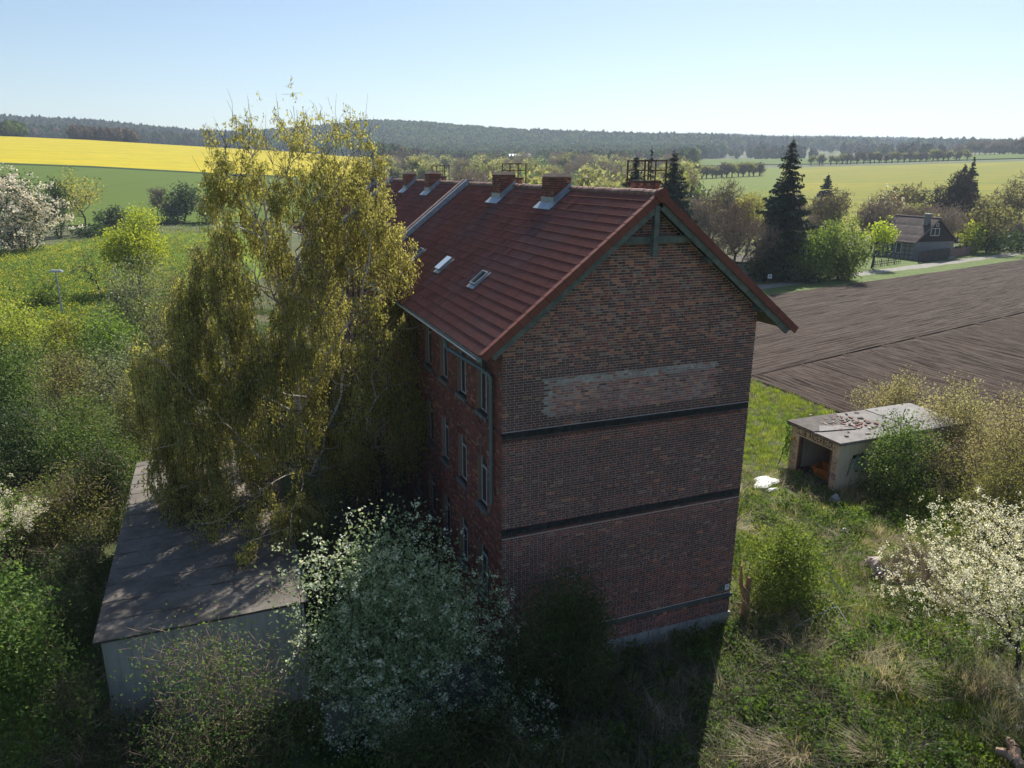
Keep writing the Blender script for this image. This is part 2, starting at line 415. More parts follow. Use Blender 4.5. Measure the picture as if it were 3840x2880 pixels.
# ------------------------------------------------------------------ haze (air between here and the hills)
t = NT('haze_air'); pv = t.n('VolumePrincipled'); t.set(pv.inputs['Color'], (.72, .85, 1.0)); t.set(pv.inputs['Density'], HAZE); t.set(pv.inputs['Anisotropy'], .2)
t.t.links.new(pv.outputs[0], t.out.inputs[1])
hb = MB(); hb.box((-3480, -3480, -1.2), (3480, 3480, 190))
if HAZE > 0:
    hz = hb.obj('haze', t.m); tag(hz, 'thin blue haze over the whole valley', 'haze', kind='stuff')

# ------------------------------------------------------------------ woods on the far hills
def lump(seed, w=4.2, h=6.0, zc=7.0, nu=9, nv=6, flat=0):
    r_ = np.random.default_rng(seed); b = MB()
    th = np.linspace(0, 2*np.pi, nu, endpoint=False); ph = np.linspace(.12, np.pi-.12, nv)
    P = np.stack([np.outer(np.sin(ph), np.cos(th)), np.outer(np.sin(ph), np.sin(th)), np.repeat(np.cos(ph)[:, None], nu, 1)], -1)
    P *= (1+r_.normal(0, .17, P.shape[:2]))[..., None]
    P = P*np.array([w, w, h])+np.array([0, 0, zc])
    i = np.arange(nu*nv).reshape(nv, nu); j = np.roll(i, -1, 1)
    b.add(P.reshape(-1, 3), np.stack([i[:-1], j[:-1], j[1:], i[1:]], -1).reshape(-1, 4), r_.random(nu*nv))
    b.add([P[0].mean(0)]+list(P[0]), [[0, k+1, (k+1) % nu+1] for k in range(nu)], .5)
    n = 46; v = r_.normal(0, 1, (n, 3)); v /= np.linalg.norm(v, axis=1, keepdims=True); v[:, 2] = np.abs(v[:, 2])*1.0-.2
    p = v*np.array([w, w, h])*.95+np.array([0, 0, zc]); a = (v+r_.normal(0, .5, v.shape))*1.5; s = np.cross(a, r_.normal(0, 1, (n, 3))); s /= np.linalg.norm(s, axis=1, keepdims=True)
    b.blades(p, a, s*.8, r_.random(n)); b.tubes([[0, 0, 0]], [[0, 0, zc]], .3, .2, 4)
    return b
mf = [leafmat('wood_fresh', (.11, .155, .035), (.20, .25, .065), .3, spec=0), leafmat('wood_green', (.045, .070, .024), (.09, .115, .04), .25, spec=0),
      leafmat('wood_bluegreen', (.020, .036, .024), (.042, .06, .036), .15, spec=0), leafmat('wood_brown', (.12, .088, .066), (.20, .15, .11), .2, spec=0)]
lm = []
for k, (mm, cnt) in enumerate(zip(mf, (3, 3, 2, 2))):
    for q in range(cnt): lm.append((k, lump(100+10*k+q, w=4.2 if k != 2 else 2.8, h=5.2 if k != 2 else 7).mesh('wood_tree_%d_%d' % (k, q), mm)))
def wood(name, u0, u1, r0, r1, spacing, kinds, lab, keep=None, s=(.8, 1.3)):
    a0, a1 = azim(u0), azim(u1); n = int((r1*r1-r0*r0)/2*(a1-a0)/spacing**2)
    r = np.sqrt(rng.uniform(r0*r0, r1*r1, n)); a = rng.uniform(a0, a1, n)
    if keep is not None: m_ = keep(r, a); r, a = r[m_], a[m_]
    x, y = pol(r, a); z = height(x, y)-.5
    src = [m_ for k, m_ in lm if k in kinds]
    wts = []
    for k in kinds: wts += [m_ for kk, m_ in lm if kk == k]
    o = scatter(name, np.stack([x, y, z], 1), rng.uniform(*s, len(r)), np.stack([0*r, 0*r, rng.uniform(0, 6.28, len(r))], 1), wts)
    return tag(o, lab, 'woodland', kind='stuff')
def patchy(f, th):
    return lambda r, a: np.sin(r*f+3*np.sin(a*19))+np.sin(a*47+r*.006) > th
wood('hill_forest', -700, 560, 1120, 1800, 8.2, (1, 2, 1, 3), 'dark bluish forest covering the hill behind the yellow field')
wood('hill_forest', 520, 1560, 1100, 1850, 7.6, (0, 0, 1, 1), 'fresh spring green forest on the rounded hill beyond the roof')
wood('hill_forest', 1150, 2900, 1480, 2950, 10.5, (1, 2, 0, 1), 'hazy blue forest along the low ridge at right', keep=patchy(.011, -.75), s=(.9, 1.5))
wood('valley_woodland', 800, 1500, 620, 1100, 11, (3, 1, 0, 3), 'brown and green trees filling the valley beyond the roof', keep=patchy(.02, -.5))
wood('valley_woodland', 1500, 2900, 900, 1480, 16, (3, 1, 2, 3), 'loose hedges and trees beyond the avenue at right', keep=patchy(.03, .55))
wood('brown_copse', 168, 300, 712, 770, 5.5, (3,), 'brown leafless copse on top of the yellow hill', s=(.7, 1.0))
wood('green_copse', -60, 62, 702, 760, 6, (0, 1), 'green copse at the top left corner of the yellow field', s=(.7, 1.0))
# ================================================================== brick building
W, L = 8.6, 48.6
XR, ZR, SL = 4.5265, 14.831, 0.7938
XE = -0.736
LEN = math.hypot(XR-XE, SL*(XR-XE)); COSR, SINR = (XR-XE)/LEN, SL*(XR-XE)/LEN
def roofz(x): return ZR-SL*np.abs(np.asarray(x, float)-XR)

def brickmat(name, source):
    t = NT(name); p = t.pos(obj=False)
    c = t.attr('col', 'Color') if source == 'attr' else t.n('ObjectInfo').outputs['Color']
    n = t.noise(p, 9, 5, .7); n2 = t.noise(p, 60, 3)
    c = t.mix(.55, c, t.mix(t.ramp(n, [(.3, .45), (.7, 1.35)]), (0, 0, 0), c), 'MIX') if False else t.mix(1.0, c, t.ramp(n, [(.3, .66), (.72, 1.28)]), 'MULTIPLY')
    big = t.noise(p, .55, 4, .65); c = t.mix(1.0, c, t.ramp(big, [(.3, .78), (.7, 1.18)]), 'MULTIPLY')
    return t.pbr(c, .85, t.bump(t.mix(.5, n, n2), .35, .006), spec=.25)
M_BRICK = brickmat('brick_face', 'attr'); M_BRICK1 = brickmat('brick_face_single', 'obj')
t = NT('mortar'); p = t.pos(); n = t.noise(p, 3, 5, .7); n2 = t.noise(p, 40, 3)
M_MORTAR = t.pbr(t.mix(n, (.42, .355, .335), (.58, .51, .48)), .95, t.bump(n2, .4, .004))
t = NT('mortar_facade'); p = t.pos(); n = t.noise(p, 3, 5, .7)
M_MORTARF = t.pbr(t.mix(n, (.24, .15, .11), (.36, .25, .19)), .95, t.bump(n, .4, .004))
def bricktex(name, c0, c1, mort, swap):
    t = NT(name); g = t.n('NewGeometry').outputs['Position']; s = t.n('SeparateXYZ', Vector=g)
    v = t.n('CombineXYZ', X=t.math('ADD', s.outputs[0], s.outputs[1]), Y=s.outputs[2]).outputs[0]
    b = t.n('TexBrick', Vector=v, Color1=c0, Color2=c1, Mortar=mort, Scale=1.0)
    b.inputs['Mortar Size'].default_value = .006; b.inputs['Brick Width'].default_value = .26; b.inputs['Row Height'].default_value = .0769; b.offset = .5
    n = t.noise(g, 1.2, 4)
    return t.pbr(t.mix(1.0, b.outputs[0], t.ramp(n, [(.3, .7), (.7, 1.2)]), 'MULTIPLY'), .9, t.bump(b.outputs[1], -.5, .01))
M_BTEX = bricktex('brick_far', (.20, .075, .05), (.14, .055, .042), (.2, .13, .1), 0)
M_ZINC = simple('zinc_flashing', (.24, .29, .33), (.36, .41, .45), 4, .45, .25, .01, .35)
M_ZINCD = simple('zinc_gutter', (.16, .21, .22), (.23, .28, .29), 5, .4, .2, .005, .3)
M_TIMBER = simple('weathered_timber', (.085, .10, .09), (.17, .185, .17), 4, .9, .5, .01, stretch=(1, 1, 1))
M_SOFFIT = simple('soffit_boards', (.075, .085, .06), (.13, .14, .10), 5, .9, .4, .01)
M_STONE = simple('plinth_limestone', (.25, .25, .24), (.40, .40, .38), 5, .9, .6, .02)
M_FRAME = simple('grey_white_paint', (.34, .37, .37), (.48, .50, .49), 8, .6, .2, .004)
M_SILL = simple('sill_lead', (.13, .15, .15), (.2, .22, .22), 8, .6, .2, .004)
t = NT('dusty_glass'); p = t.pos(); n = t.noise(p, 2.5, 4)
M_GLASS = t.pbr(t.mix(n, (.012, .018, .022), (.05, .065, .075)), .12, None, spec=.6)
M_DARK = simple('dark_interior', (.012, .012, .012), (.02, .02, .02), 4, .9)

house = empty('brick_building', (0, 0, 0), 0, 'long three storey red brick building with tiled gable roof', 'building')

# ---- brick palette by place on the wall (real colour of the bricks)
def pal(n, kind):
    r = rng.random(n)
    dark = np.array([.088, .064, .066]); brown = np.array([.13, .078, .073]); red = np.array([.185, .085, .073]); orange = np.array([.31, .17, .12]); grey = np.array([.185, .155, .15]); ochre = np.array([.25, .18, .12])
    P = {'dark': (.72, .2, .03, .01, .03, .01), 'brown': (.45, .43, .07, .01, .03, .01), 'red': (.2, .5, .25, .01, .03, .01), 'mixed': (.20, .26, .20, .18, .12, .04), 'facade': (.06, .28, .52, .08, .03, .03), 'patch': (.10, .28, .28, .06, .24, .04), 'band': (.8, .1, .02, .0, .08, 0)}[kind]
    cum = np.cumsum(P); i = np.searchsorted(cum/cum[-1], r)
    return np.array([dark, brown, red, orange, grey, ochre])[np.clip(i, 0, 5)]*rng.uniform(.85, 1.17, (n, 1))*np.array([1.42, 1.12, 1.02])

def coursing(x0, x1, row):
    """brick extents in one course: headers and stretchers alternate course by course"""
    pitch = .26 if row % 2 else .13
    st = x0+(-.13 if (row % 4 == 1) else (-.065 if row % 4 == 3 else 0))
    e = np.arange(st, x1+pitch, pitch); a = np.clip(e[:-1], x0, x1); b = np.clip(e[1:], x0, x1)
    k = b-a > .03
    return a[k], b[k]
CH = 1/13.0; J = .0155
# ---- gable wall: mortar body + bricks standing 12 mm proud of it
gw = MB()
def prism(b, poly, y0, y1, **k):
    n = len(poly); v = [(x, y0, z) for x, z in poly]+[(x, y1, z) for x, z in poly]
    b.add(v, [[i, (i+1) % n, (i+1) % n+n, i+n] for i in range(n)][::1], **k)
    b.add(v, [[0, i, i+1] for i in range(1, n-1)]+[[n, n+i+1, n+i] for i in range(1, n-1)], **k)
under = .30
gpoly = [(.012, .50), (W-.012, .50), (W-.012, float(roofz(W))-under), (XR, ZR-under), (.012, float(roofz(0))-under)]
prism(gw, gpoly, .009, .40)
gable = gw.obj('gable_wall', M_MORTAR, house)
bx0, bx1, bz0, bz1, bk = [], [], [], [], []
for row in range(int((ZR-.5)/CH)):
    z0 = .5+row*CH; z1 = z0+CH
    lim0, lim1 = 0.0, W
    zt = z1+under
    if zt > float(roofz(0)): lim0 = XR-(ZR-zt)/SL
    if zt > float(roofz(W)): lim1 = XR+(ZR-zt)/SL
    if lim1-lim0 < .3: continue
    if any(a < (z0+z1)/2 < b_ for a, b_ in ((7.97, 8.25), (4.92, 5.22), (1.03, 1.24))): continue
    a, b_ = coursing(0.0, W, row); a = np.maximum(a, lim0); b_ = np.minimum(b_, lim1); k = b_-a > .03; a, b_ = a[k], b_[k]
    bx0 += list(a); bx1 += list(b_); bz0 += [z0]*len(a); bz1 += [z1]*len(a)
bx0, bx1, bz0, bz1 = map(np.array, (bx0, bx1, bz0, bz1)); nb = len(bx0)
xc, zc = (bx0+bx1)/2, (bz0+bz1)/2
col = np.zeros((nb, 3))
inpatch = (xc > 1.32) & (xc < 7.24) & (zc > 8.56) & (zc < 9.74)
edge = np.abs(xc-XR)
# stepped repair work below the slopes of the gable
step_in = (zc > 10.2+rng.normal(0, .25, nb)) 
for nm, msk in (('red', zc < 3.2), ('brown', (zc >= 3.2) & (zc < 8.1)), ('dark', (zc >= 8.1) & ~step_in), ('mixed', step_in)):
    col[msk] = pal(msk.sum(), nm)
lowmix = (zc < 8) & (rng.random(nb) < np.clip((zc-5.3)/6, 0, .3)); col[lowmix] = pal(lowmix.sum(), 'dark')
redz = (zc > 7.5) & (zc < 7.97); col[redz] = pal(redz.sum(), 'red')
redz = (zc > 4.4) & (zc < 4.92); col[redz] = pal(redz.sum(), 'red')
pm = inpatch & (rng.random(nb) < .93); col[pm] = pal(pm.sum(), 'patch')*1.0+np.array([.10, .075, .075])
pe = inpatch & ((zc > 9.52) | (xc < 1.6)) & (rng.random(nb) < .75); col[pe] = np.array([.38, .34, .32])*rng.uniform(.75, 1.2, (pe.sum(), 1))
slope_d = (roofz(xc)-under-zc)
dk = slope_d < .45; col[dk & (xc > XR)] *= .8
wob = rng.normal(0, .0022, nb)
hy = .0145
cen = np.stack([xc, hy*.5+wob, zc], 1); half = np.stack([(bx1-bx0-J)/2, np.full(nb, hy*.5+.004), np.full(nb, (CH-J)/2)], 1)
half[:, 0] *= rng.uniform(.97, 1.0, nb)
# the 300 that show largest are parts of their own
depth = (cen-CAM)@AX_F
show = half[:, 0]*half[:, 2]/depth**3*(18.5)
own = np.zeros(nb, bool); own[np.argsort(-show)[:300]] = True
bb = MB(); bb.boxes(cen[~own], half[~own], col=col[~own])
o = bb.obj('brick', M_BRICK, gable); o['kind'] = 'stuff'
ub = MB(); ub.boxes([[0, 0, 0]], [[1, 1, 1]]); UB = ub.mesh('brick', M_BRICK1)
for i in np.where(own)[0]:
    o = link('brick', UB, gable, cen[i]); o.scale = half[i]; o.color = (*col[i], 1)
# ---- string courses: projecting course over a row of bricks on edge
def band(z_top, parts, slab=False):
    m = MB()
    if slab:
        m.box((-.05, -.065, z_top-.11), (W+.05, .02, z_top), col=(.085, .095, .09))
        n = int((W+.02)/.078); x = -.01+np.arange(n)*.078+.039
        m.boxes(np.stack([x, np.full(n, -.012), np.full(n, z_top-.175)], 1), np.stack([np.full(n, .033), np.full(n, .02), np.full(n, .055)], 1), col=pal(n, 'brown'))
    else:
        n = int((W+.1)/.13); x = -.04+np.arange(n)*.13+.065
        m.boxes(np.stack([x, np.full(n, -.022), np.full(n, z_top-.035)], 1), np.stack([np.full(n, .059), np.full(n, .035), np.full(n, .032)], 1), col=np.array([.032, .035, .04])*rng.uniform(.7, 1.3, (n, 1)))
        n = int((W+.02)/.078); x = -.01+np.arange(n)*.078+.039
        m.boxes(np.stack([x, np.full(n, -.006), np.full(n, z_top-.135)], 1), np.stack([np.full(n, .031), np.full(n, .02), np.full(n, .06)], 1), col=np.array([.04, .04, .044])*rng.uniform(.7, 1.3, (n, 1)))
        n = int((W+.06)/.26); x = -.03+np.arange(n)*.26+.13
        m.boxes(np.stack([x, np.full(n, -.012), np.full(n, z_top-.245)], 1), np.stack([np.full(n, .125), np.full(n, .025), np.full(n, .03)], 1), col=pal(n, 'brown')*.8)
    return m.obj('string_course', M_BRICK, gable)
band(8.245, 0); band(5.215, 0); band(1.235, 0, True)
# pinkish paint film left by an old wall sign, and lime runs down the bricks
rp = MB()
n = 44; xs = rng.choice([6.2, 7.0, 7.1, 7.25, 7.6, 3.4, 3.5, 5.0, 5.3, 2.4, 6.9, 4.2], n)+rng.normal(0, .1, n); zt = rng.choice([7.0, 5.9, 5.6, 5.35, 3.9, 3.6, 2.9], n)+rng.normal(0, .25, n); ln = rng.uniform(.05, .28, n)
rp.boxes(np.stack([xs, np.full(n, -.0055), zt-ln/2], 1), np.stack([rng.uniform(.005, .012, n), np.full(n, .001), ln/2], 1))
rp.obj('lime_streak', simple('lime', (.30, .29, .28), (.45, .44, .43), 20), gable)
# ---- limestone plinth, one part per block
SB = []
x = -.06; row = 0
plinth = empty('stone_plinth'); plinth.parent = house
pm_ = MB(); pm_.box((.03, .02, -.3), (W-.03, .38, .499)); pm_.obj('mortar_bed', M_MORTAR, plinth)
for row, (z0, z1) in enumerate(((-.25, .0), (.0, .235), (.235, .495))):
    x = -.05-(.2 if row % 2 else 0)
    while x < W+.05:
        wd = rng.uniform(.36, .52); a, b_ = max(x, -.05), min(x+wd, W+.06)
        if b_-a > .08:
            s = MB(); jx = .012
            v = rng.normal(0, .006, 6)
            s.box((a+jx, -.05+v[0], z0+.008), (b_-jx, .05, z1-.006+v[1]*.5)); s.obj('stone', M_STONE, plinth)
        x += wd
# ---- long facade on the left with window openings
fw_ = MB(); ff = MB(); win_y = [1.71+2.03*k for k in range(23)]
def fbox(b, y0, y1, z0, z1): b.box((.012, y0, z0), (.40, y1, z1), mi=0)
rowsW = ((2.15, 3.9), (5.25, 6.98), (8.33, 10.05))
ZT = float(roofz(.4))-under
def facade(b, ya, yb):
    y = ya
    for wy in win_y:
        a, c = wy-.475, wy+.475
        if c < ya or a > yb: continue
        if a > y: fbox(b, y, a, -.2, ZT)
        z = -.2
        for z0, z1 in rowsW: fbox(b, a, c, z, z0); z = z1
        fbox(b, a, c, z, ZT); y = c
    if yb > y: fbox(b, y, yb, -.2, ZT)
facade(fw_, .40, 15.0)
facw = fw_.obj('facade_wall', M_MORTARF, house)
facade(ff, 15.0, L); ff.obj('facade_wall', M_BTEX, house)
# bricks on the near stretch
ca, cb, cz = [], [], []
for row in range(int((10.9+.0)/CH)):
    z0 = .0+row*CH; zm = z0+CH/2
    if zm > 10.75: continue
    a, b_ = coursing(0.0, 15.0, row+1)
    for (q0, q1) in rowsW:
        if q0-.02 < zm < q1+(.24 if q0 > 5 and q0 < 6 else .02):
            for wy in win_y[:8]:
                lo, hi = wy-.475, wy+.475
                if q0 > 5 and q0 < 6 and zm > q1: lo, hi = wy-.55, wy+.55
                ins = (a > lo-.02) & (b_ < hi+.02)
                b_ = np.where((a < lo) & (b_ > lo), lo, b_); a2 = np.where((a < hi) & (b_ > hi), hi, a)
                keep = ~ins & ~((a >= lo) & (b_ <= hi)); a, b_ = a2[keep], b_[keep]
    k = b_-a > .03
    ca += list(a[k]); cb += list(b_[k]); cz += [zm]*int(k.sum())
ca, cb, cz = map(np.array, (ca, cb, cz)); n = len(ca)
fb = MB(); fcol = pal(n, 'facade')
low_courses = cz < 3.2; fcol[low_courses] *= .8  # facade bricks a tone darker in the lower courses
fb.boxes(np.stack([np.full(n, .007)+rng.normal(0, .002, n), (ca+cb)/2, cz], 1), np.stack([np.full(n, .011), (cb-ca-J)/2, np.full(n, (CH-J)/2)], 1), col=fcol)
# window arches (bricks on end) and sill course
for wy in win_y[:8]:
    for q in range(13):
        ang = (q-6)*.085; R_ = 1.05
        c = np.array([.0, wy+R_*math.sin(ang), 6.98+.12-R_*(1-math.cos(ang))])
        Rm = np.array([[1, 0, 0], [0, math.cos(-ang), -math.sin(-ang)], [0, math.sin(-ang), math.cos(-ang)]])
        fb.boxes([c], [[.02, .034, .115]], R=Rm, col=pal(1, 'facade')*.8)
n = int(14.6/.26); y = .2+np.arange(n)*.26
fb.boxes(np.stack([np.full(n, -.01), y, np.full(n, 8.235)], 1), np.stack([np.full(n, .03), np.full(n, .125), np.full(n, .033)], 1), col=pal(n, 'dark'))
o = fb.obj('brick', M_BRICK, facw); o['kind'] = 'stuff'
ob = MB(); ob.box((W-.40, .40, -.2), (W-.012, L, ZT)); ob.box((.40, L-.4, -.2), (W-.40, L, ZT)); ob.obj('rear_wall', M_BTEX, house)
ob = MB(); ob.box((.41, .41, 4.6), (W-.41, L-.41, 4.7)); ob.box((.41, .41, 7.7), (W-.41, L-.41, 7.8)); ob.box((.41, .41, 10.4), (W-.41, L-.41, 10.5)); ob.box((1.6, .5, 0), (1.7, L-.5, 10.4)); ob.obj('floor_slab', M_DARK, house)
# ---- windows: frame (thing's part) with panes and sill
def winmesh(h, broken):
    f = MB(); w2 = .455; d = .05; fx = .14
    f.box((fx, -w2, 0), (fx+d, -w2+.055, h)); f.box((fx, w2-.055, 0), (fx+d, w2, h)); f.box((fx, -w2+.055, 0), (fx+d, w2-.055, .06)); f.box((fx, -w2+.055, h-.055), (fx+d, w2-.055, h))
    f.box((fx-.012, -w2+.055, h*.70), (fx+d+.01, w2-.055, h*.70+.07)); f.box((fx, -.035, .06), (fx+d, .035, h*.70))
    return f
fm = [winmesh(1.72, 0).mesh('window', M_FRAME), winmesh(1.75, 0).mesh('window', M_FRAME)]
gm = []
for h in (1.72, 1.75):
    g_ = MB(); g_.box((.155, -.4, .06), (.162, .4, h-.05)); gm.append(g_.mesh('pane', M_GLASS))
s_ = MB(); s_.box((-.075, -.5, -.05), (.14, .5, .0)); s_.box((-.06, -.49, -.13), (.0, .49, -.051)); SILL = s_.mesh('sill', M_SILL)
for wy in win_y:
    for q, (z0, z1) in enumerate(rowsW):
        if q == 0 and wy > 20: continue
        o = link('window', fm[0 if q else 1], house, (0, wy, z0)); pn = link('pane', gm[0 if q else 1], o); link('sill', SILL, o)
# ---- roof: boarding under the tiles, then the tiles
NROW = 20; EXP = LEN/NROW; TW = .30
Y0, Y1 = -.36, L+.3
roof = MB()
def slopept(side, sdist, y, lift=0.0):
    """point on the roof surface: sdist measured from the ridge down the slope"""
    sd = np.asarray(sdist, float); lf = np.asarray(lift, float)
    x = XR+side*(sd*COSR+lf*SINR); z = ZR-sd*SINR+lf*COSR
    return np.stack(np.broadcast_arrays(x, np.asarray(y, float), z), -1)
for sd in (-1, 1):
    P = np.stack([slopept(sd, np.array([0.02, LEN-.05]), Y0+.03, -.045), slopept(sd, np.array([0.02, LEN-.05]), Y1-.03, -.045)], 0); roof.grid(P)
    P2 = P.copy(); P2[..., 2] -= .05; roof.grid(P2)
    for e in (0, 1): roof.add([P[e, 0], P[e, 1], P2[e, 1], P2[e, 0]], [[0, 1, 2, 3]])
roofo = roof.obj('roof', M_SOFFIT, house)
# wooden boards of the verge soffit at the gable
for sd in (-1, 1):
    for q in range(3):
        b = MB(); y = -.33+q*.125
        p0 = slopept(sd, .05, y, -.125); p1 = slopept(sd, LEN-.12, y, -.125); b.beam(p0, p1, .115, .025, up=(-sd*SINR, 0, COSR)); b.obj('soffit_board', M_SOFFIT, roofo)
tm = NT('roof_tile'); p = tm.pos(); n1 = tm.noise(p, .35, 4); n2 = tm.noise(p, 6, 5, .7); n3 = tm.noise(p, 40, 3); tt = tm.attr('tint')
rnd = tm.n('ObjectInfo').outputs['Random']
c = tm.mix(tm.ramp(n2, [(.3, 0.), (.7, 1.)]), (.165, .066, .050), (.245, .098, .076))
c = tm.mix(tm.math('MULTIPLY', tm.ramp(n1, [(.48, 0.), (.66, 1.)]), .55), c, (.16, .115, .105))
c = tm.mix(1.0, c, tm.ramp(tm.math('ADD', tm.math('MULTIPLY', tt, .8), tm.math('MULTIPLY', rnd, .2)), [(0., .78), (1., 1.2)]), 'MULTIPLY')
M_TILE = tm.pbr(c, .6, tm.bump(n3, .25, .004), spec=.25)
M_VERGE = simple('new_red_tile', (.155, .052, .038), (.20, .068, .05), 3, .7, .2, .004)
M_RIDGE = simple('ridge_tile', (.17, .085, .065), (.27, .18, .14), 5, .7, .3, .006)
def tile_local(seg=8):
    """one double roll tile in (down slope, along ridge, lift) coordinates"""
    yy = np.linspace(0, TW-.004, seg+1); ph = (yy/TW*2) % 1
    hh = .032*np.exp(-((np.minimum(ph, 1-ph))/.16)**2)
    lo = np.stack([np.full(seg+1, EXP+.03), yy, hh+.041], 1); up = np.stack([np.zeros(seg+1), yy, hh+.002], 1); bt = np.stack([np.full(seg+1, EXP+.03), yy, hh*.6-.004], 1)
    v = np.concatenate([up, lo, bt]); i = np.arange(seg)
    q = np.concatenate([np.stack([i, i+seg+1, i+seg+2, i+1], 1), np.stack([i+seg+1, i+2*seg+2, i+2*seg+3, i+seg+2], 1)])
    return v, q
TV, TQ = tile_local()
FIRE = [(16.25, 16.75), (32.25, 32.75)]
def tile_grid():
    out = []
    for j in range(int((Y1-Y0)/TW)):
        y = Y0+j*TW
        if any(a-.28 < y < b_ for a, b_ in FIRE): continue
        for i in range(NROW): out.append((i*EXP, y))
    return np.array(out)
TG = tile_grid()
cenT = slopept(-1, TG[:, 0]+EXP/2, TG[:, 1]+TW/2)
big = np.zeros(len(TG), bool); big[np.argsort(np.linalg.norm(cenT-CAM, axis=1))[:300]] = True
def tiles_mesh(sel, side):
    b = MB(); n = len(sel)
    sd_ = sel[:, 0][:, None]+TV[None, :, 0]; yy = sel[:, 1][:, None]+TV[None, :, 1]; lf = TV[None, :, 2]+rng.normal(0, .0025, (n, 1))
    P = slopept(side, sd_, yy, lf); f = (np.arange(n)[:, None, None]*len(TV)+TQ[None]).reshape(-1, 4)
    b.add(P.reshape(-1, 3), f, np.repeat(rng.random(n), len(TV))); return b
o = tiles_mesh(TG[~big], -1).obj('tile', M_TILE, roofo); o['kind'] = 'stuff'
o = tiles_mesh(TG[::1], 1).obj('tile', M_TILE, roofo); o['kind'] = 'stuff'
ut = MB(); ut.add(slopept(-1, TV[:, 0], TV[:, 1], TV[:, 2])-slopept(-1, 0, 0), TQ, .5); UT = ut.mesh('tile', M_TILE)
for s0, y0 in TG[big]: link('tile', UT, roofo, slopept(-1, s0, y0, rng.normal(0, .0025)))
# verge tiles down both slopes of the gable
for sd in (-1, 1):
    for i in range(NROW):
        b = MB(); a0, a1 = i*EXP+.004, (i+1)*EXP-.004
        up = np.array([sd*SINR, 0, COSR]); dn = np.array([sd*COSR, 0, -SINR])
        for (ya, yb, l0, l1) in ((-.50, -.33, .045, .075), (-.515, -.485, -.15, .075)):
            c = [slopept(sd, a, y, l+(.003 if a == a1 else -.003)) for a in (a0, a1) for y in (ya, yb) for l in (l0, l1)]
            b.add(c, [[0, 1, 3, 2], [4, 6, 7, 5], [0, 4, 5, 1], [2, 3, 7, 6], [0, 2, 6, 4], [1, 5, 7, 3]])
        b.obj('verge_tile', M_VERGE, roofo)
# ridge tiles
def half_tile(ln=.42, r0=.135, r1=.15, k=9):
    b = MB(); an = np.linspace(-.15*np.pi, 1.15*np.pi, k)
    ring = lambda r, y: np.stack([r*np.cos(an), np.full(k, y), r*np.sin(an)*.9], 1)
    P = np.stack([ring(r0, ln), ring(r1, 0), ring(r1-.03, 0)], 0); b.grid(P); return b
RT = half_tile(.40).mesh('ridge_tile', M_RIDGE, False)
y = -.42
while y < L:
    if not any(a-.3 < y < b_ for a, b_ in FIRE):
        o = link('ridge_tile', RT, roofo, (XR, y, ZR-.02+rng.normal(0, .006))); o.rotation_euler = (0.02, 0, rng.normal(0, .012))
    y += .385
b = MB(); b.path([(XR, -.54, ZR-.04), (XR, -.38, ZR-.04)], .19, 16); b.path([(XR, -.552, ZR-.04), (XR, -.53, ZR-.04)], .06, 10); b.obj('ridge_end_tile', M_VERGE, roofo)
# fire walls crossing the roof, dressed in zinc
for a, b_ in FIRE:
    m = MB()
    for sd in (-1, 1):
        c = [slopept(sd, q, y, l) for q in (0, LEN+.1) for y in (a+.02, b_-.02) for l in (-.1, .22)]
        m.add(c, [[0, 1, 3, 2], [4, 6, 7, 5], [0, 4, 5, 1], [2, 3, 7, 6], [0, 2, 6, 4], [1, 5, 7, 3]])
    fo = m.obj('fire_wall', M_BTEX, roofo)
    m = MB()
    for sd in (-1, 1):
        for (ya, yb, l0, l1) in ((a-.03, b_+.03, .225, .25), (a-.035, a+.012, .04, .226), (a-.20, a-.036, .07, .085)):
            c = [slopept(sd, q, y, l) for q in (-.02 if l0 > .2 else .03, LEN+.12) for y in (ya, yb) for l in (l0, l1)]
            m.add(c, [[0, 1, 3, 2], [4, 6, 7, 5], [0, 4, 5, 1], [2, 3, 7, 6], [0, 2, 6, 4], [1, 5, 7, 3]])
    m.obj('fire_wall_flashing', M_ZINC, roofo)
    for i in range(17):
        for sd in (-1, 1):
            q0 = i*.4
            if q0 > LEN: continue
            m = MB(); c = [slopept(sd, q, y, l) for q in (q0, q0+.392) for y in (a+.22, b_+.06) for l in (.252, .285)]
            m.add(c, [[0, 1, 3, 2], [4, 6, 7, 5], [0, 4, 5, 1], [2, 3, 7, 6], [0, 2, 6, 4], [1, 5, 7, 3]]); m.obj('coping_tile', M_RIDGE, roofo)
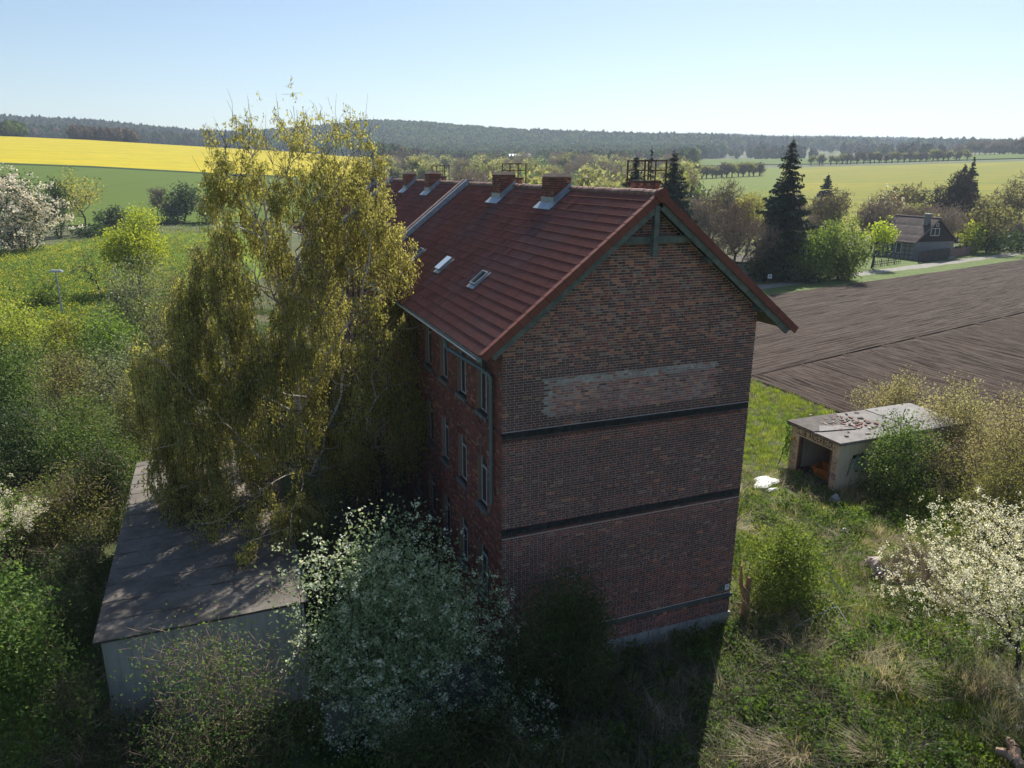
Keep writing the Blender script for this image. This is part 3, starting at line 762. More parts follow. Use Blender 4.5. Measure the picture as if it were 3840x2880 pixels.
# chimneys
def chimney(y0, y1, x0, x1, ztop, lab=None, bricks=True):
    zb = float(roofz(x0))-.1
    m = MB(); m.box((x0+.01, y0+.01, zb), (x1-.01, y1-.01, ztop-.12)); ch = m.obj('chimney', M_MORTARF if bricks else M_BTEX, roofo)
    # bevelled cap
    cpx = MB(); e = .02; z0, z1 = ztop-.12, ztop
    v = [(x0-e, y0-e, z0), (x1+e, y0-e, z0), (x1+e, y1+e, z0), (x0-e, y1+e, z0), (x0+.12, y0+.12, z1), (x1-.12, y0+.12, z1), (x1-.12, y1-.12, z1), (x0+.12, y1-.12, z1)]
    cpx.add(v, [[0, 3, 2, 1], [4, 5, 6, 7], [0, 1, 5, 4], [1, 2, 6, 5], [2, 3, 7, 6], [3, 0, 4, 7]])
    cpx.obj('chimney_cap', simple_cap, ch)
    if bricks:
        q = MB()
        for row in range(int((ztop-.12-zb)/CH)):
            z = zb+row*CH+CH/2
            a, b_ = coursing(x0, x1, row); n = len(a)
            q.boxes(np.stack([(a+b_)/2, np.full(n, y0+.003), np.full(n, z)], 1), np.stack([(b_-a-J)/2, np.full(n, .009), np.full(n, (CH-J)/2)], 1), col=pal(n, 'facade')*.9)
            a, b_ = coursing(y0, y1, row+1); n = len(a)
            q.boxes(np.stack([np.full(n, x0+.003), (a+b_)/2, np.full(n, z)], 1), np.stack([np.full(n, .009), (b_-a-J)/2, np.full(n, (CH-J)/2)], 1), col=pal(n, 'facade')*.9)
        o = q.obj('brick', M_BRICK, ch); o['kind'] = 'stuff'
    # zinc apron and stepped side flashing
    f = MB(); zr = lambda x: float(roofz(x))
    f.box((x0-.02, y0-.02, zr(x0)-.08), (x0+.005, y1+.02, zr(x0)+.26))
    c = [slopept(-1, (XR-x0)/COSR+d, y, l) for d in (-.05, .30) for y in (y0-.22, y1+.16) for l in (.05, .075)]
    f.add(c, [[0, 1, 3, 2], [4, 6, 7, 5], [0, 4, 5, 1], [2, 3, 7, 6], [0, 2, 6, 4], [1, 5, 7, 3]])
    xe_ = min(x1, XR)
    v = [(x0-.02, y0-.022, zr(x0)), (xe_, y0-.022, zr(xe_)+.05), (xe_, y0-.022, zr(xe_)+.27), (x0-.02, y0-.022, zr(x0)+.26)]
    v2 = [(a_, y0+.004, c_) for a_, b__, c_ in v]; f.add(v+v2, [[0, 1, 2, 3], [4, 7, 6, 5], [0, 4, 5, 1], [1, 5, 6, 2], [2, 6, 7, 3], [3, 7, 4, 0]])
    c = [slopept(-1, d, y, l) for d in (.02, (XR-x0)/COSR+.05) for y in (y0-.2, y0-.01) for l in (.06, .08)]
    f.add(c, [[0, 1, 3, 2], [4, 6, 7, 5], [0, 4, 5, 1], [2, 3, 7, 6], [0, 2, 6, 4], [1, 5, 7, 3]])
    f.obj('chimney_flashing', M_ZINC, ch)
    return ch
simple_cap = simple('sooty_cap', (.075, .06, .05), (.13, .10, .085), 6, .9, .4, .01)
for (ya, yb, zt) in ((5.15, 6.2, 15.36), (10.30, 11.3, 15.40), (21.0, 22.0, 15.40), (26.2, 27.1, 15.38), (36.7, 37.7, 15.36), (41.6, 42.6, 15.36)):
    chimney(ya, yb, 3.86, 4.50, zt)
# taller stacks behind the ridge with sweep's railings
M_RUST = simple('rusty_steel', (.07, .045, .035), (.13, .08, .06), 9, .8)
for (ya, yb, zt, big_) in ((2.2, 3.0, 15.16, 1), (13.6, 14.3, 15.15, 0), (25.5, 26.2, 15.12, 0)):
    x0, x1 = 5.55, 6.15
    m = MB(); m.box((x0+.01, ya+.01, float(roofz(x1))-.2), (x1-.01, yb-.01, zt-.08)); ch = m.obj('chimney', M_MORTARF, roofo)
    q = MB()
    for row in range(int((zt-.08-13.0)/CH)):
        z = 13.0+row*CH+CH/2
        a, b_ = coursing(x0, x1, row); n = len(a); q.boxes(np.stack([(a+b_)/2, np.full(n, ya+.003), np.full(n, z)], 1), np.stack([(b_-a-J)/2, np.full(n, .009), np.full(n, (CH-J)/2)], 1), col=pal(n, 'mixed')*1.1)
        a, b_ = coursing(ya, yb, row+1); n = len(a); q.boxes(np.stack([np.full(n, x0+.003), (a+b_)/2, np.full(n, z)], 1), np.stack([np.full(n, .009), (b_-a-J)/2, np.full(n, (CH-J)/2)], 1), col=pal(n, 'mixed')*1.1)
    o = q.obj('brick', M_BRICK, ch); o['kind'] = 'stuff'
    m = MB(); m.box((x0-.03, ya-.03, zt-.079), (x1+.03, yb+.03, zt)); m.obj('chimney_cap', simple_cap, ch)
    r_ = MB(); e = .12; zl = zt-.75; zh = zt+.62
    cx = [(x0-.05, ya-e), (x1+e, ya-e), (x1+e, yb+e), (x0-.05, yb+e)]
    for x_, y_ in cx: r_.box((x_-.02, y_-.02, zl), (x_+.02, y_+.02, zh))
    for (pa, pb) in ((0, 1), (1, 2), (2, 3), (3, 0)):
        for zz in (zh-.03, zl+1.05):
            r_.beam((*cx[pa], zz), (*cx[pb], zz), .035, .035)
    mx_ = (cx[0][0]+cx[1][0])/2; r_.box((mx_-.015, ya-e-.015, zl), (mx_+.015, ya-e+.015, zh))
    r_.obj('sweep_railing', M_RUST, ch)
# roof lights
for (ya, yb, kind) in ((4.12, 4.62, 'open'), (8.12, 8.62, 'zinc'), (12.05, 12.55, 'open'), (20.0, 20.5, 'glass'), (24.3, 24.8, 'zinc'), (36.2, 36.7, 'glass'), (40.2, 40.7, 'glass')):
    s0, s1 = (XR-1.17)/COSR, (XR-.70)/COSR
    m = MB()
    def sb(b, q0, q1, y0_, y1_, l0, l1):
        c = [slopept(-1, q, y, l) for q in (q0, q1) for y in (y0_, y1_) for l in (l0, l1)]
        b.add(c, [[0, 1, 3, 2], [4, 6, 7, 5], [0, 4, 5, 1], [2, 3, 7, 6], [0, 2, 6, 4], [1, 5, 7, 3]])
    sb(m, s0, s1, ya, ya+.03, .0, .15); sb(m, s0, s1, yb-.03, yb, .0, .15); sb(m, s0, s0+.03, ya+.03, yb-.03, .0, .15); sb(m, s1-.03, s1, ya+.03, yb-.03, .0, .15)
    o = m.obj('roof_light', M_ZINC, roofo)
    f = MB(); sb(f, s0-.05, s1+.15, ya-.09, ya-.01, .07, .085); sb(f, s1+.01, s1+.16, ya-.01, yb+.05, .07, .085); f.obj('roof_light_flashing', M_ZINC, o)
    g_ = MB()
    if kind == 'zinc': sb(g_, s0-.03, s1+.03, ya-.03, yb+.03, .162, .19); g_.obj('lid', simple('bright_zinc', (.42, .5, .58), (.55, .62, .68), 3, .3, .1, .003, .4), o)
    else: sb(g_, s0+.05, s1-.05, ya+.05, yb-.05, .06, .075); g_.obj('pane', M_DARK if kind == 'open' else M_GLASS, o)  # open ones get a dark sheet standing in for the shade inside
# timber of the gable
tb = lambda nm, *a, **k: (lambda m: (m.beam(*a, **k), m.obj(nm, M_TIMBER, house)))(MB())
tb('king_post', (4.43, -.40, 13.12), (4.43, -.40, 14.52), .15, .15, up=(0, 1, 0))
tb('tie_beam', (3.02, -.22, 13.57), (6.02, -.22, 13.57), .15, .19)
for sd in (-1, 1):
    tb('verge_rafter', slopept(sd, .12, -.40, -.23), slopept(sd, LEN-.22, -.40, -.23), .10, .19, up=(sd*SINR, 0, COSR))
    tb('verge_rafter', slopept(sd, .12, -.22, -.20), slopept(sd, LEN-.5, -.22, -.20), .07, .12, up=(sd*SINR, 0, COSR))
for (x_, z_) in ((6.40, 12.93), (8.44, 11.36), (2.62, 12.93), (.62, 11.36)): tb('purlin', (x_, -.36, z_), (x_, .05, z_), .16, .18)
# gutter and downpipe
m = MB(); gx, gz_ = XE-.07, ZR-SINR*LEN-.07; an = np.linspace(np.pi, 2*np.pi, 8)
yy = np.array([-.40, L+.2]); 
for r0 in (.085, .078):
    P = np.stack([np.stack([gx+r0*np.cos(an), np.full(8, y_), gz_+r0*np.sin(an)], 1) for y_ in yy], 0); m.grid(P)
m.path([(gx-.085, -.40, gz_), (gx-.085, L+.2, gz_)], .014, 6)
m.add(np.stack([gx+.085*np.cos(an), np.full(8, -.402), gz_+.085*np.sin(an)], 1), [[0, i, i+1] for i in range(1, 7)])
m.obj('gutter', M_ZINCD, house)
m = MB(); m.path([(gx, 2.75, gz_-.07), (gx, 2.75, gz_-.25), (gx+.05, 2.68, gz_-.38), (-.22, .70, 9.92), (-.13, .58, 9.82), (-.12, .56, 9.65)], .062, 10)
m.path([(-.12, .56, 9.66), (-.12, .56, 5.85)], .06, 10)
for zz in (9.25, 8.95, 7.35): m.path([(-.12, .56, zz), (-.12, .56, zz+.06)], .07, 10)
m.path([(gx, 2.75, gz_-.07), (gx, 2.75, gz_-.2)], [.085, .066], 10)
m.obj('downpipe', simple('green_grey_zinc', (.11, .16, .17), (.16, .21, .22), 3, .45, .15, .004, .3), house)
# loose cable below the first upper window
m = MB(); tt_ = np.linspace(0, 1, 14)
m.path(np.stack([-.05-.03*np.sin(tt_*6), 1.2+1.3*tt_-.25*np.sin(tt_*3.1), 8.95-.95*np.sin(tt_*2.6)], 1), .012, 5); m.obj('cable', M_DARK, house)
# small plates by the gable corner (hung on the wall: things of their own)
def plate(x0, x1, z0, z1, colr, label, cat, marks=(), border=None):
    b = MB(); b.box((x0, -.045, z0), (x1, -.03, z1)); o = b.obj('wall_sign', colr); tag(o, label, cat)
    if border: 
        q = MB(); e = .018; q.box((x0-e, -.038, z0-e), (x1+e, -.02, z1+e)); q.obj('border', border, o)
    if marks:
        q = MB()
        for (a0, a1, c0, c1) in marks: q.box((x0+(x1-x0)*a0, -.0475, z0+(z1-z0)*c0), (x0+(x1-x0)*a1, -.0452, z0+(z1-z0)*c1))
        q.obj('print', marks_mat, o)
marks_mat = simple('grey_print', (.12, .16, .2), (.2, .24, .28), 20)
plate(8.305, 8.49, 1.405, 1.63, simple('white_plate', (.55, .57, .6), (.66, .68, .7), 5, .5), 'white sign plate with dark border at the right corner of the gable', 'sign',
      ((.2, .8, .72, .8), (.25, .6, .6, .66), (.35, .7, .5, .55), (.3, .55, .28, .34)), simple('plate_border', (.03, .03, .04), (.04, .04, .05), 5))
for (x0, x1, z0, z1, lb) in ((8.15, 8.27, 1.42, 1.60, 'dim green utility plate right beside the white sign'), (8.0, 8.1, 1.42, 1.55, 'dim green utility plate farthest from the gable corner')):
    plate(x0, x1, z0, z1, simple('green_plate', (.05, .10, .08), (.07, .13, .10), 5, .5), lb, 'sign', ((.3, .7, .25, .35), (.4, .6, .55, .7)))
# ================================================================== plants
def grow(base, attr, seg=.5, bend=.12, r_tip=.008, rexp=.48, rmax=9, plen=.30, roots=None):
    """branch skeleton: every crown point is joined to the branch it can be reached from most directly"""
    cap = 60000
    N = np.zeros((cap, 3)); par = np.full(cap, -1, int); pl = np.zeros(cap); n = 0
    for rt in (roots if roots is not None else [base]):
        pv = -1
        for q in np.atleast_2d(rt):
            N[n] = q; par[n] = pv
            if pv >= 0: pl[n] = pl[pv]+np.linalg.norm(N[n]-N[pv])
            pv = n; n += 1
    b0 = np.mean(N[:n], 0)
    order = np.argsort(np.linalg.norm(attr-N[0], axis=1))
    tips = []
    for a in attr[order]:
        d = np.linalg.norm(N[:n]-a, axis=1)
        up = N[:n, 2] > a[2]+.2*d
        j = int(np.argmin(d+plen*pl[:n]+up*d*.5))
        m = max(1, int(round(d[j]/seg))); v = a-N[j]; side = rng.normal(0, 1, 3)*bend*d[j]
        pv = j
        for q in range(1, m+1):
            if n >= cap-1: break
            f = q/m; p = N[j]+v*f+side*math.sin(math.pi*f)*.6
            N[n] = p; par[n] = pv; pl[n] = pl[pv]+np.linalg.norm(p-N[pv]); pv = n; n += 1
        tips.append(pv)
    N = N[:n]; par = par[:n]; cnt = np.zeros(n); cnt[tips] = 1
    for i in range(n-1, 0, -1):
        if par[i] >= 0: cnt[par[i]] += cnt[i]
    rad = r_tip*np.maximum(cnt, 1)**rexp
    return N, par, np.minimum(rad, rmax), np.array(tips)

def skin(b, N, par, rad, kmin=4, thin=0.0, tint=None):
    i = np.where(par >= 0)[0]; i = i[rad[i] > thin]
    r0 = np.minimum(rad[par[i]], rad[i]*1.5); 
    big_ = rad[i] > .05
    for sel, k in ((big_, 7), (~big_, kmin)):
        if sel.any(): b.tubes(N[par[i[sel]]], N[i[sel]], r0[sel], rad[i[sel]], k)

def crown_points(c, rx, ry, rz, n, blobs=9, spread=.55, lo=-1, seed=None):
    """points in an uneven crown: a swarm of smaller lobes inside the big ellipsoid"""
    r_ = rng
    bc = r_.normal(0, 1, (blobs, 3)); bc /= np.linalg.norm(bc, axis=1, keepdims=True); bc *= r_.uniform(.35, .78, (blobs, 1)); bc[:, 2] = np.maximum(bc[:, 2], lo)
    bc[0] = 0; br = r_.uniform(.28, .5, blobs); br[0] = spread
    k = r_.choice(blobs, n, p=br**2/np.sum(br**2)); v = r_.normal(0, 1, (n, 3)); v /= np.linalg.norm(v, axis=1, keepdims=True)
    p = bc[k]+v*(br[k]*r_.uniform(.25, 1, n)**.45)[:, None]
    return np.array(c)+p*np.array([rx, ry, rz])

def spread_leaves(b, P, n, sig, L, Wd, up=.25, tint_lo=0., tint_hi=1., mi=0, hang=0.0, elong=None):
    i = rng.integers(0, len(P), n); p = P[i]+rng.normal(0, 1, (n, 3))*np.asarray(sig)
    a = rng.normal(0, 1, (n, 3)); a[:, 2] += up-hang*2.0; a /= np.linalg.norm(a, axis=1, keepdims=True)
    s = np.cross(a, rng.normal(0, 1, (n, 3))); s /= np.maximum(np.linalg.norm(s, axis=1, keepdims=True), 1e-6)
    sc = rng.uniform(.6, 1.25, (n, 1)); ti = rng.uniform(tint_lo, tint_hi, n)
    b.blades(p, a*L*sc, s*Wd*.5*sc, ti, mi)

B_GREY = barkmat('bark_grey', (.07, .06, .05), (.15, .13, .11)); B_DARK = barkmat('bark_dark', (.035, .028, .024), (.075, .06, .05))
B_OLIVE = barkmat('bark_olive', (.10, .085, .04), (.19, .16, .08)); B_BROWN = barkmat('bark_brown', (.10, .075, .06), (.17, .135, .11)); B_PALE = barkmat('bark_pale', (.22, .19, .15), (.36, .32, .26))
LF = {'spring': leafmat('leaf_spring', (0.224, 0.281, 0.024), (0.421, 0.463, 0.054), .5), 'fresh': leafmat('leaf_fresh', (0.104, 0.171, 0.030), (0.195, 0.268, 0.055), .5),
      'mid': leafmat('leaf_mid', (0.076, 0.130, 0.032), (0.152, 0.221, 0.059), .45), 'dark': leafmat('leaf_dark', (0.032, 0.059, 0.019), (0.073, 0.109, 0.033), .35),
      'olive': leafmat('leaf_olive', (0.125, 0.130, 0.048), (0.248, 0.244, 0.087), .45), 'tan': leafmat('leaf_tan', (.20, .185, .095), (.38, .345, .19), .5),
      'silver': leafmat('leaf_silver', (0.140, 0.183, 0.098), (0.308, 0.351, 0.210), .4), 'yellow': leafmat('leaf_yellow', (0.232, 0.224, 0.054), (0.394, 0.369, 0.094), .5),
      'twig': leafmat('twig_brown', (0.138, 0.100, 0.076), (0.259, 0.191, 0.154), .05, spec=0), 'twigd': leafmat('twig_dark', (0.061, 0.049, 0.044), (0.122, 0.100, 0.091), .05, spec=0), 'twigr': leafmat('twig_red', (0.195, 0.085, 0.067), (0.317, 0.146, 0.110), .3),
      'gold': leafmat('leaf_gold', (.17, .20, .03), (.31, .34, .06), .5), 'needle': leafmat('needles', (0.015, 0.029, 0.016), (0.043, 0.067, 0.032), .12), 'blue': leafmat('needles_blue', (0.024, 0.043, 0.034), (0.061, 0.085, 0.061), .12),
      'pale': leafmat('leaf_pale', (.20, .205, .085), (.34, .335, .15), .45), 'buff': leafmat('twig_buff', (.21, .16, .13), (.35, .285, .235), .1, spec=0), 'cool': leafmat('leaf_cool', (.15, .23, .12), (.32, .42, .25), .45)}
BL = leafmat('blossom_white', (.56, .53, .45), (.78, .76, .68), .4); BLP = leafmat('blossom_pink', (.55, .48, .46), (.74, .69, .66), .4); BLG = leafmat('blossom_green_white', (.52, .58, .46), (.78, .82, .72), .4)

def px(d): return d/738.0          # metres covered by one pixel at distance d
def dims(u, vb, vt, ul, ur, base=None):
    b = at(u, vb) if base is None else np.array(base, float)
    d = hdist(b); dep = fdepth(b)
    uc = (ul+ur)/2
    if base is not None: u = proj(b)[0]
    rxk = 1.1
    zt = CAM[2]+elev(uc, vt)*d
    rx = rxk*(ur-ul)/2*K*dep/F
    off = (uc-u)*K*dep/F
    return b, d, zt-b[2], rx, off
RIGHT = np.array([math.cos(YAW), -math.sin(YAW), 0])

def plant(name, label, cat, u, vb, vt, ul, ur, leaf='mid', bark=B_GREY, group=None, base=None, stems=1, trunkh=.2, low=.0, natt=120, cov=1.6, lsize=None,
          blossom=None, bcov=0.0, bsize=1.5, twigs=0, twigleaf='twig', blobs=11, rt=None, up=.25, hang=0., depth=None, branches=True, rexp=.44, aspect=1.6, sig=None, dz=0.0, clump=True):
    b, d, h, rx, off = dims(u, vb, vt, ul, ur, base)
    p1 = px(d); L = lsize or max(.085, 2.1*p1); Wd = L/aspect
    ry = depth or rx*.9
    z0 = h*max(trunkh, low); rz = (h-z0)/2
    if stems > 1 and trunkh < .12: z0, rz = -h*.12, h*.56
    cc = np.array([off*RIGHT[0], off*RIGHT[1], z0+rz])
    CP = crown_points(cc, rx*.98, ry*.98, rz*1.02, natt*4, blobs)
    CP[:, 2] = np.clip(np.where(CP[:, 2] < .12, .15+np.abs(CP[:, 2])*.8, CP[:, 2]), .15, h*1.0); A = CP[:natt]
    root = empty(name, (b[0], b[1], dz), 0, label, cat, group)
    rt_ = rt*.4 if rt else max(.006, .12*p1)
    roots = []
    if stems == 1:
        th = np.linspace(-.1, z0+rz*.3, 5); roots = [np.stack([off*RIGHT[0]*np.maximum(th, 0)/(z0+rz)+rng.normal(0, .03*h*.2, 5), off*RIGHT[1]*np.maximum(th, 0)/(z0+rz)+rng.normal(0, .03*h*.2, 5), th], 1)]
    else:
        for q in range(stems):
            an = rng.uniform(0, 6.28); e = np.array([math.cos(an)*rx*.12, math.sin(an)*ry*.12, -.1]); roots.append(np.stack([e, e*np.array([2.2, 2.2, 0])+np.array([0, 0, h*.18+.1])]))
    N, par, rad, tips = grow(None, A, seg=max(.35, h/16), r_tip=rt_, rexp=rexp, rmax=h*.024, roots=roots)
    if branches:
        tb_ = MB(); skin(tb_, N, par, rad, 4 if d < 60 else 3); tb_.obj('trunk' if stems == 1 else 'stems', bark, root)
    P = np.concatenate([N[tips], CP, CP, N[rad < rt_*1.8]]); PT = np.concatenate([N[tips], N[rad < rt_*2.]])
    area = math.pi*rx*(h-max(z0, 0))/2*1.0
    sg = sig or max(.08, min(rx, rz)*.11)
    if twigs:
        q = MB(); spread_leaves(q, PT, twigs, sg*.7, max(.5, h*.085), max(.012, .55*p1), up=.7); q.obj('twigs', LF[twigleaf], root)['kind'] = 'stuff'
    if cov > 0:
        n = int(1.8*cov*area/(L*Wd*.5)); n = min(n, 60000)
        q = MB(); spread_leaves(q, P, n, sg, L, Wd, up, hang=hang); q.obj('crown', LF[leaf], root)
    if blossom is not None:
        Lb = L*bsize*.8; n = int(bcov*area/(Lb*Lb*.4)); n = min(n, 30000)
        q = MB()
        # blossoms sit in tufts along the outer twigs
        nc = max(60, n//12); cl = PT[rng.integers(0, len(PT), nc)]+rng.normal(0, 1, (nc, 3))*sg*.8
        spread_leaves(q, cl, n, Lb*.75, Lb, Lb*.8, .4); q.obj('blossom', blossom, root)
    return root

# ---------------------------------------------------------------- the birch
def birch():
    bx, by = -4.1, 10.3
    root = empty('birch_tree', (bx, by, 0), 0, 'tall weeping birch with white trunks and hanging catkins beside the brick building', 'tree')
    prof = np.array([[0.8, -2.5, .6], [1.8, -4.2, 1.6], [3.0, -5.2, 2.4], [4.6, -5.8, 4.0], [6.6, -5.9, 4.7], [8.4, -6.1, 5.2], [10.2, -5.7, 4.9], [11.9, -4.0, 3.9], [13.6, -3.6, 3.4], [15.7, -3.1, 2.8], [17.0, -2.4, 2.3], [18.4, -.5, .5]])
    tr1 = np.array([[0, 0, -.1], [.05, 0, 2], [.1, .05, 4.2], [0, .05, 6.5], [-.15, .1, 9], [.05, 0, 11.5], [.1, 0, 14], [.15, 0, 16.2], [.1, 0, 17.6]])
    tr2 = np.array([[.1, .15, 1.0], [.35, .3, 3.2], [.75, .6, 5.6], [1.15, .9, 8], [1.5, 1.0, 10.4], [2.0, 1.1, 13], [2.4, 1.0, 15.6]])
    tr3 = np.array([[.0, -.1, 3.8], [-.55, -.2, 6.2], [-.6, -.2, 8.2], [-.8, -.3, 10.5], [-1.2, -.4, 12.8], [-1.9, -.5, 15.2]])
    n = 760
    z = np.concatenate([rng.uniform(4.4, 15.6, int(n*.86)), rng.uniform(14.5, 17.3, n-int(n*.86))])
    xl = np.interp(z, prof[:, 0], prof[:, 1])+.35; xr = np.interp(z, prof[:, 0], prof[:, 2])+.2
    f = rng.beta(.9, .9, n); x = xl+(xr-xl)*f
    dep = np.sqrt(np.maximum(0, 1-((x-(xl+xr)/2)/((xr-xl)/2))**2))*np.minimum((xr-xl)/2, 4.2); y = rng.uniform(-1, .8, n)*dep*.9
    A = np.stack([x, y, z], 1)
    low = np.array([[-2.6, -5.2, 4.5], [-3.6, -4.6, 4.3], [-1.3, -4.2, 4.2], [-4.3, -3.0, 4.4], [-5.0, -1.0, 4.9], [-3.2, -2.2, 4.6], [-1.6, -6.0, 3.9], [-.6, -5.2, 4.3], [-4.4, -4.4, 4.2], [-2.2, -3.4, 4.5], [-3.0, -6.0, 4.0], [.4, -3.0, 4.5], [1.3, -1.0, 5.0], [-1.0, -2.4, 4.9]])
    A = np.concatenate([A, low, np.stack([rng.uniform(-6.2, -1.5, 110), rng.uniform(-3.2, .5, 110), rng.uniform(4.2, 9.5, 110)], 1)])
    N, par, rad, tips = grow(None, A, seg=.45, bend=.10, r_tip=.0075, rexp=.48, rmax=.16, plen=.42, roots=[tr1, tr2, tr3])
    b = MB(); skin(b, N, par, rad, 4)
    t = NT('birch_bark'); p = t.pos(); n1 = t.noise(t.pos((1, 1, 5)), 3.0, 4, .7); n2 = t.noise(p, 1.2, 4)
    c = t.mix(t.ramp(n1, [(.54, 0.), (.6, 1.)]), (.55, .50, .43), (.06, .05, .045)); c = t.mix(t.ramp(n2, [(.5, 0.), (.75, .6)]), c, (.30, .22, .15))
    mb = t.pbr(c, .7, t.bump(n1, .3, .01)); b.obj('trunk', mb, root)
    # fine dark twigs arching out, then hanging strands
    tw = MB(); lf = MB(); ct = MB()
    P = N[(rad < .017) & (N[:, 2] > 3.6)]
    ns = 17000; anc = P[rng.integers(0, len(P), 1700)]+rng.normal(0, .24, (1700, 3)); i = rng.integers(0, 1700, ns); s0 = anc[i]+rng.normal(0, .11, (ns, 3))*np.array([1, 1, .8])
    topness = np.clip((s0[:, 2]-13.4)/4.0, 0, 1)
    keep = rng.random(ns) > topness*.80; s0 = s0[keep]; i = i[keep]; topness = topness[keep]; ns = len(s0)
    ln = rng.uniform(.35, 1.6, ns)*(1-.6*topness); ln = np.minimum(ln, np.maximum(.3, s0[:, 2]-3.2*(s0[:, 0] < 0)-.2))
    out = rng.normal(0, .16, (1700, 3))[i]+rng.normal(0, .09, (ns, 3)); out[:, 2] = 0
    upw = topness*rng.uniform(.2, 1.2, ns)
    m = 5
    f = np.linspace(0, 1, m)
    Q = s0[:, None]+out[:, None]*np.sin(f*1.6)[None, :, None]; Q[..., 2] += (-ln*(1-upw))[:, None]*f**1.25 + (ln*upw)[:, None]*f
    for k in range(m-1): tw.tubes(Q[:, k], Q[:, k+1], .005, .004, 3)
    up_ = N[(N[:, 2] > 13.6) & (rad < .03)]; q_ = up_[rng.integers(0, len(up_), 300)]; v_ = np.stack([rng.normal(0, .22, 300), rng.normal(0, .22, 300), rng.uniform(.25, .7, 300)], 1)
    m_ = q_+v_; e_ = m_+v_*np.array([.6, .6, .8])+rng.normal(0, .16, (300, 3)); ok_ = e_[:, 2] < 18.2; tw.tubes(q_[ok_], m_[ok_], .008, .006, 3); tw.tubes(m_[ok_], e_[ok_], .006, .003, 3)
    tw.obj('twigs', LF['twigd'], root)['kind'] = 'stuff'
    # leaves and catkins along each strand
    nl = 17
    g = rng.random((ns, nl))*(m-1.001); k = g.astype(int); fr = (g-k)[..., None]
    idx = np.arange(ns)[:, None]; p = Q[idx, k]*(1-fr)+Q[idx, k+1]*fr
    p = p.reshape(-1, 3)+rng.normal(0, .035, (ns*nl, 3)); nn = len(p)
    kp = rng.random(nn) > np.repeat(topness, nl)*.55; p = p[kp]; nn = len(p)
    a = rng.normal(0, .55, (nn, 3)); a[:, 2] -= .9; a /= np.linalg.norm(a, axis=1, keepdims=True)
    s = np.cross(a, rng.normal(0, 1, (nn, 3))); s /= np.linalg.norm(s, axis=1, keepdims=True); sc = rng.uniform(.6, 1.2, (nn, 1))
    cat = rng.random(nn) < .40
    zone = np.clip(.5+.35*np.sin(p[:, 0]*.9+1)*np.cos(p[:, 2]*.7)+rng.normal(0, .22, nn), 0, 1)
    lf.blades(p[~cat], a[~cat]*.105*sc[~cat], s[~cat]*.030*sc[~cat], zone[~cat])
    ac = a[cat].copy(); ac[:, 2] -= 1.2; ac /= np.linalg.norm(ac, axis=1, keepdims=True)
    ct.blades(p[cat], ac*.125*sc[cat], s[cat]*.014, zone[cat])
    lf.obj('crown', leafmat('birch_leaf', (.22, .215, .055), (.42, .40, .13), .5), root)
    ct.obj('catkins', leafmat('birch_catkin', (.24, .195, .09), (.41, .34, .17), .4), root)
    return root
birch()
# ================================================================== plants on the left
G1 = 'shrubs in the overgrown yard at left'
plant('blossom_tree', 'big white pink blossoming tree at the left edge above the yellow green field', 'tree', 50, 545, 368, -60, 145, 'dark', B_DARK, low=.02, trunkh=.05, stems=4, natt=260, cov=.9, blossom=BLP, bcov=3.0, bsize=1.1, blobs=14)
plant('yellow_tree', 'yellow green tree with a dark leaning trunk right of the blossoming tree', 'tree', 196, 508, 357, 128, 226, 'yellow', B_DARK, trunkh=.22, natt=160, cov=.75, rt=.05, sig=.8)
plant('conifer_bush', 'dark narrow bush between the blossoming tree and the yellow green tree', 'bush', 128, 515, 380, 108, 160, 'dark', B_DARK, low=.0, trunkh=.03, cov=1.6, stems=3)
plant('hedge_bush', 'low dark round bush right of the yellow green tree', 'bush', 238, 503, 438, 196, 282, 'dark', B_DARK, trunkh=.03, stems=4, cov=2.2)
plant('bare_sapling', 'thin bare tree left of the dark round tree at the field edge', 'tree', 345, 488, 398, 318, 366, 'twig', B_GREY, cov=0, twigs=900, trunkh=.25, rt=.05)
plant('dark_tree', 'dark green tree with a pale flowering top at the edge of the wheat', 'tree', 392, 486, 384, 343, 437, 'dark', B_DARK, trunkh=.06, cov=2.0, stems=2, blossom=BLG, bcov=.05, natt=120)
plant('hedge_bush', 'grey green bush half hidden behind the left side of the birch', 'bush', 455, 486, 402, 424, 492, 'olive', B_DARK, trunkh=.05, stems=3, cov=1.3)
plant('hedge_bush', 'flat dark hedge at the foot of the yellow green tree', 'bush', 190, 512, 478, 140, 260, 'dark', B_DARK, trunkh=.02, stems=5, cov=2.2)
plant('maple_tree', 'bright lime green maple standing in the thin rapeseed field', 'tree', 306, 640, 455, 235, 376, 'spring', B_DARK, trunkh=.06, natt=240, cov=2.4, blobs=14, up=.5)
plant('bare_tree', 'small bare black tree left of the lime green maple', 'tree', 222, 645, 545, 168, 246, 'twigd', B_DARK, cov=0, twigs=160, trunkh=.28, natt=60, rt=.035)
plant('round_bush', 'round green bush behind the lamp post', 'bush', 112, 672, 598, 62, 166, 'fresh', B_OLIVE, trunkh=.03, stems=6, cov=1.9)
plant('willow_shrub', 'silvery green willow shrub in front of the lime green maple', 'bush', 320, 770, 556, 222, 424, 'silver', B_BROWN, trunkh=.04, stems=7, cov=1.0, natt=200, twigs=900, twigleaf='twig', blobs=16, up=.6)
plant('willow_shrub', 'olive willow shrub with upright twigs left of the birch', 'bush', 400, 800, 600, 330, 500, 'olive', B_PALE, trunkh=.04, stems=7, cov=1.0, natt=180, twigs=700, up=.5)
plant('bare_shrub', 'brownish bare shrub at the left shoulder of the birch', 'bush', 455, 640, 495, 418, 500, 'olive', B_GREY, trunkh=.04, stems=5, cov=.4, twigs=900)
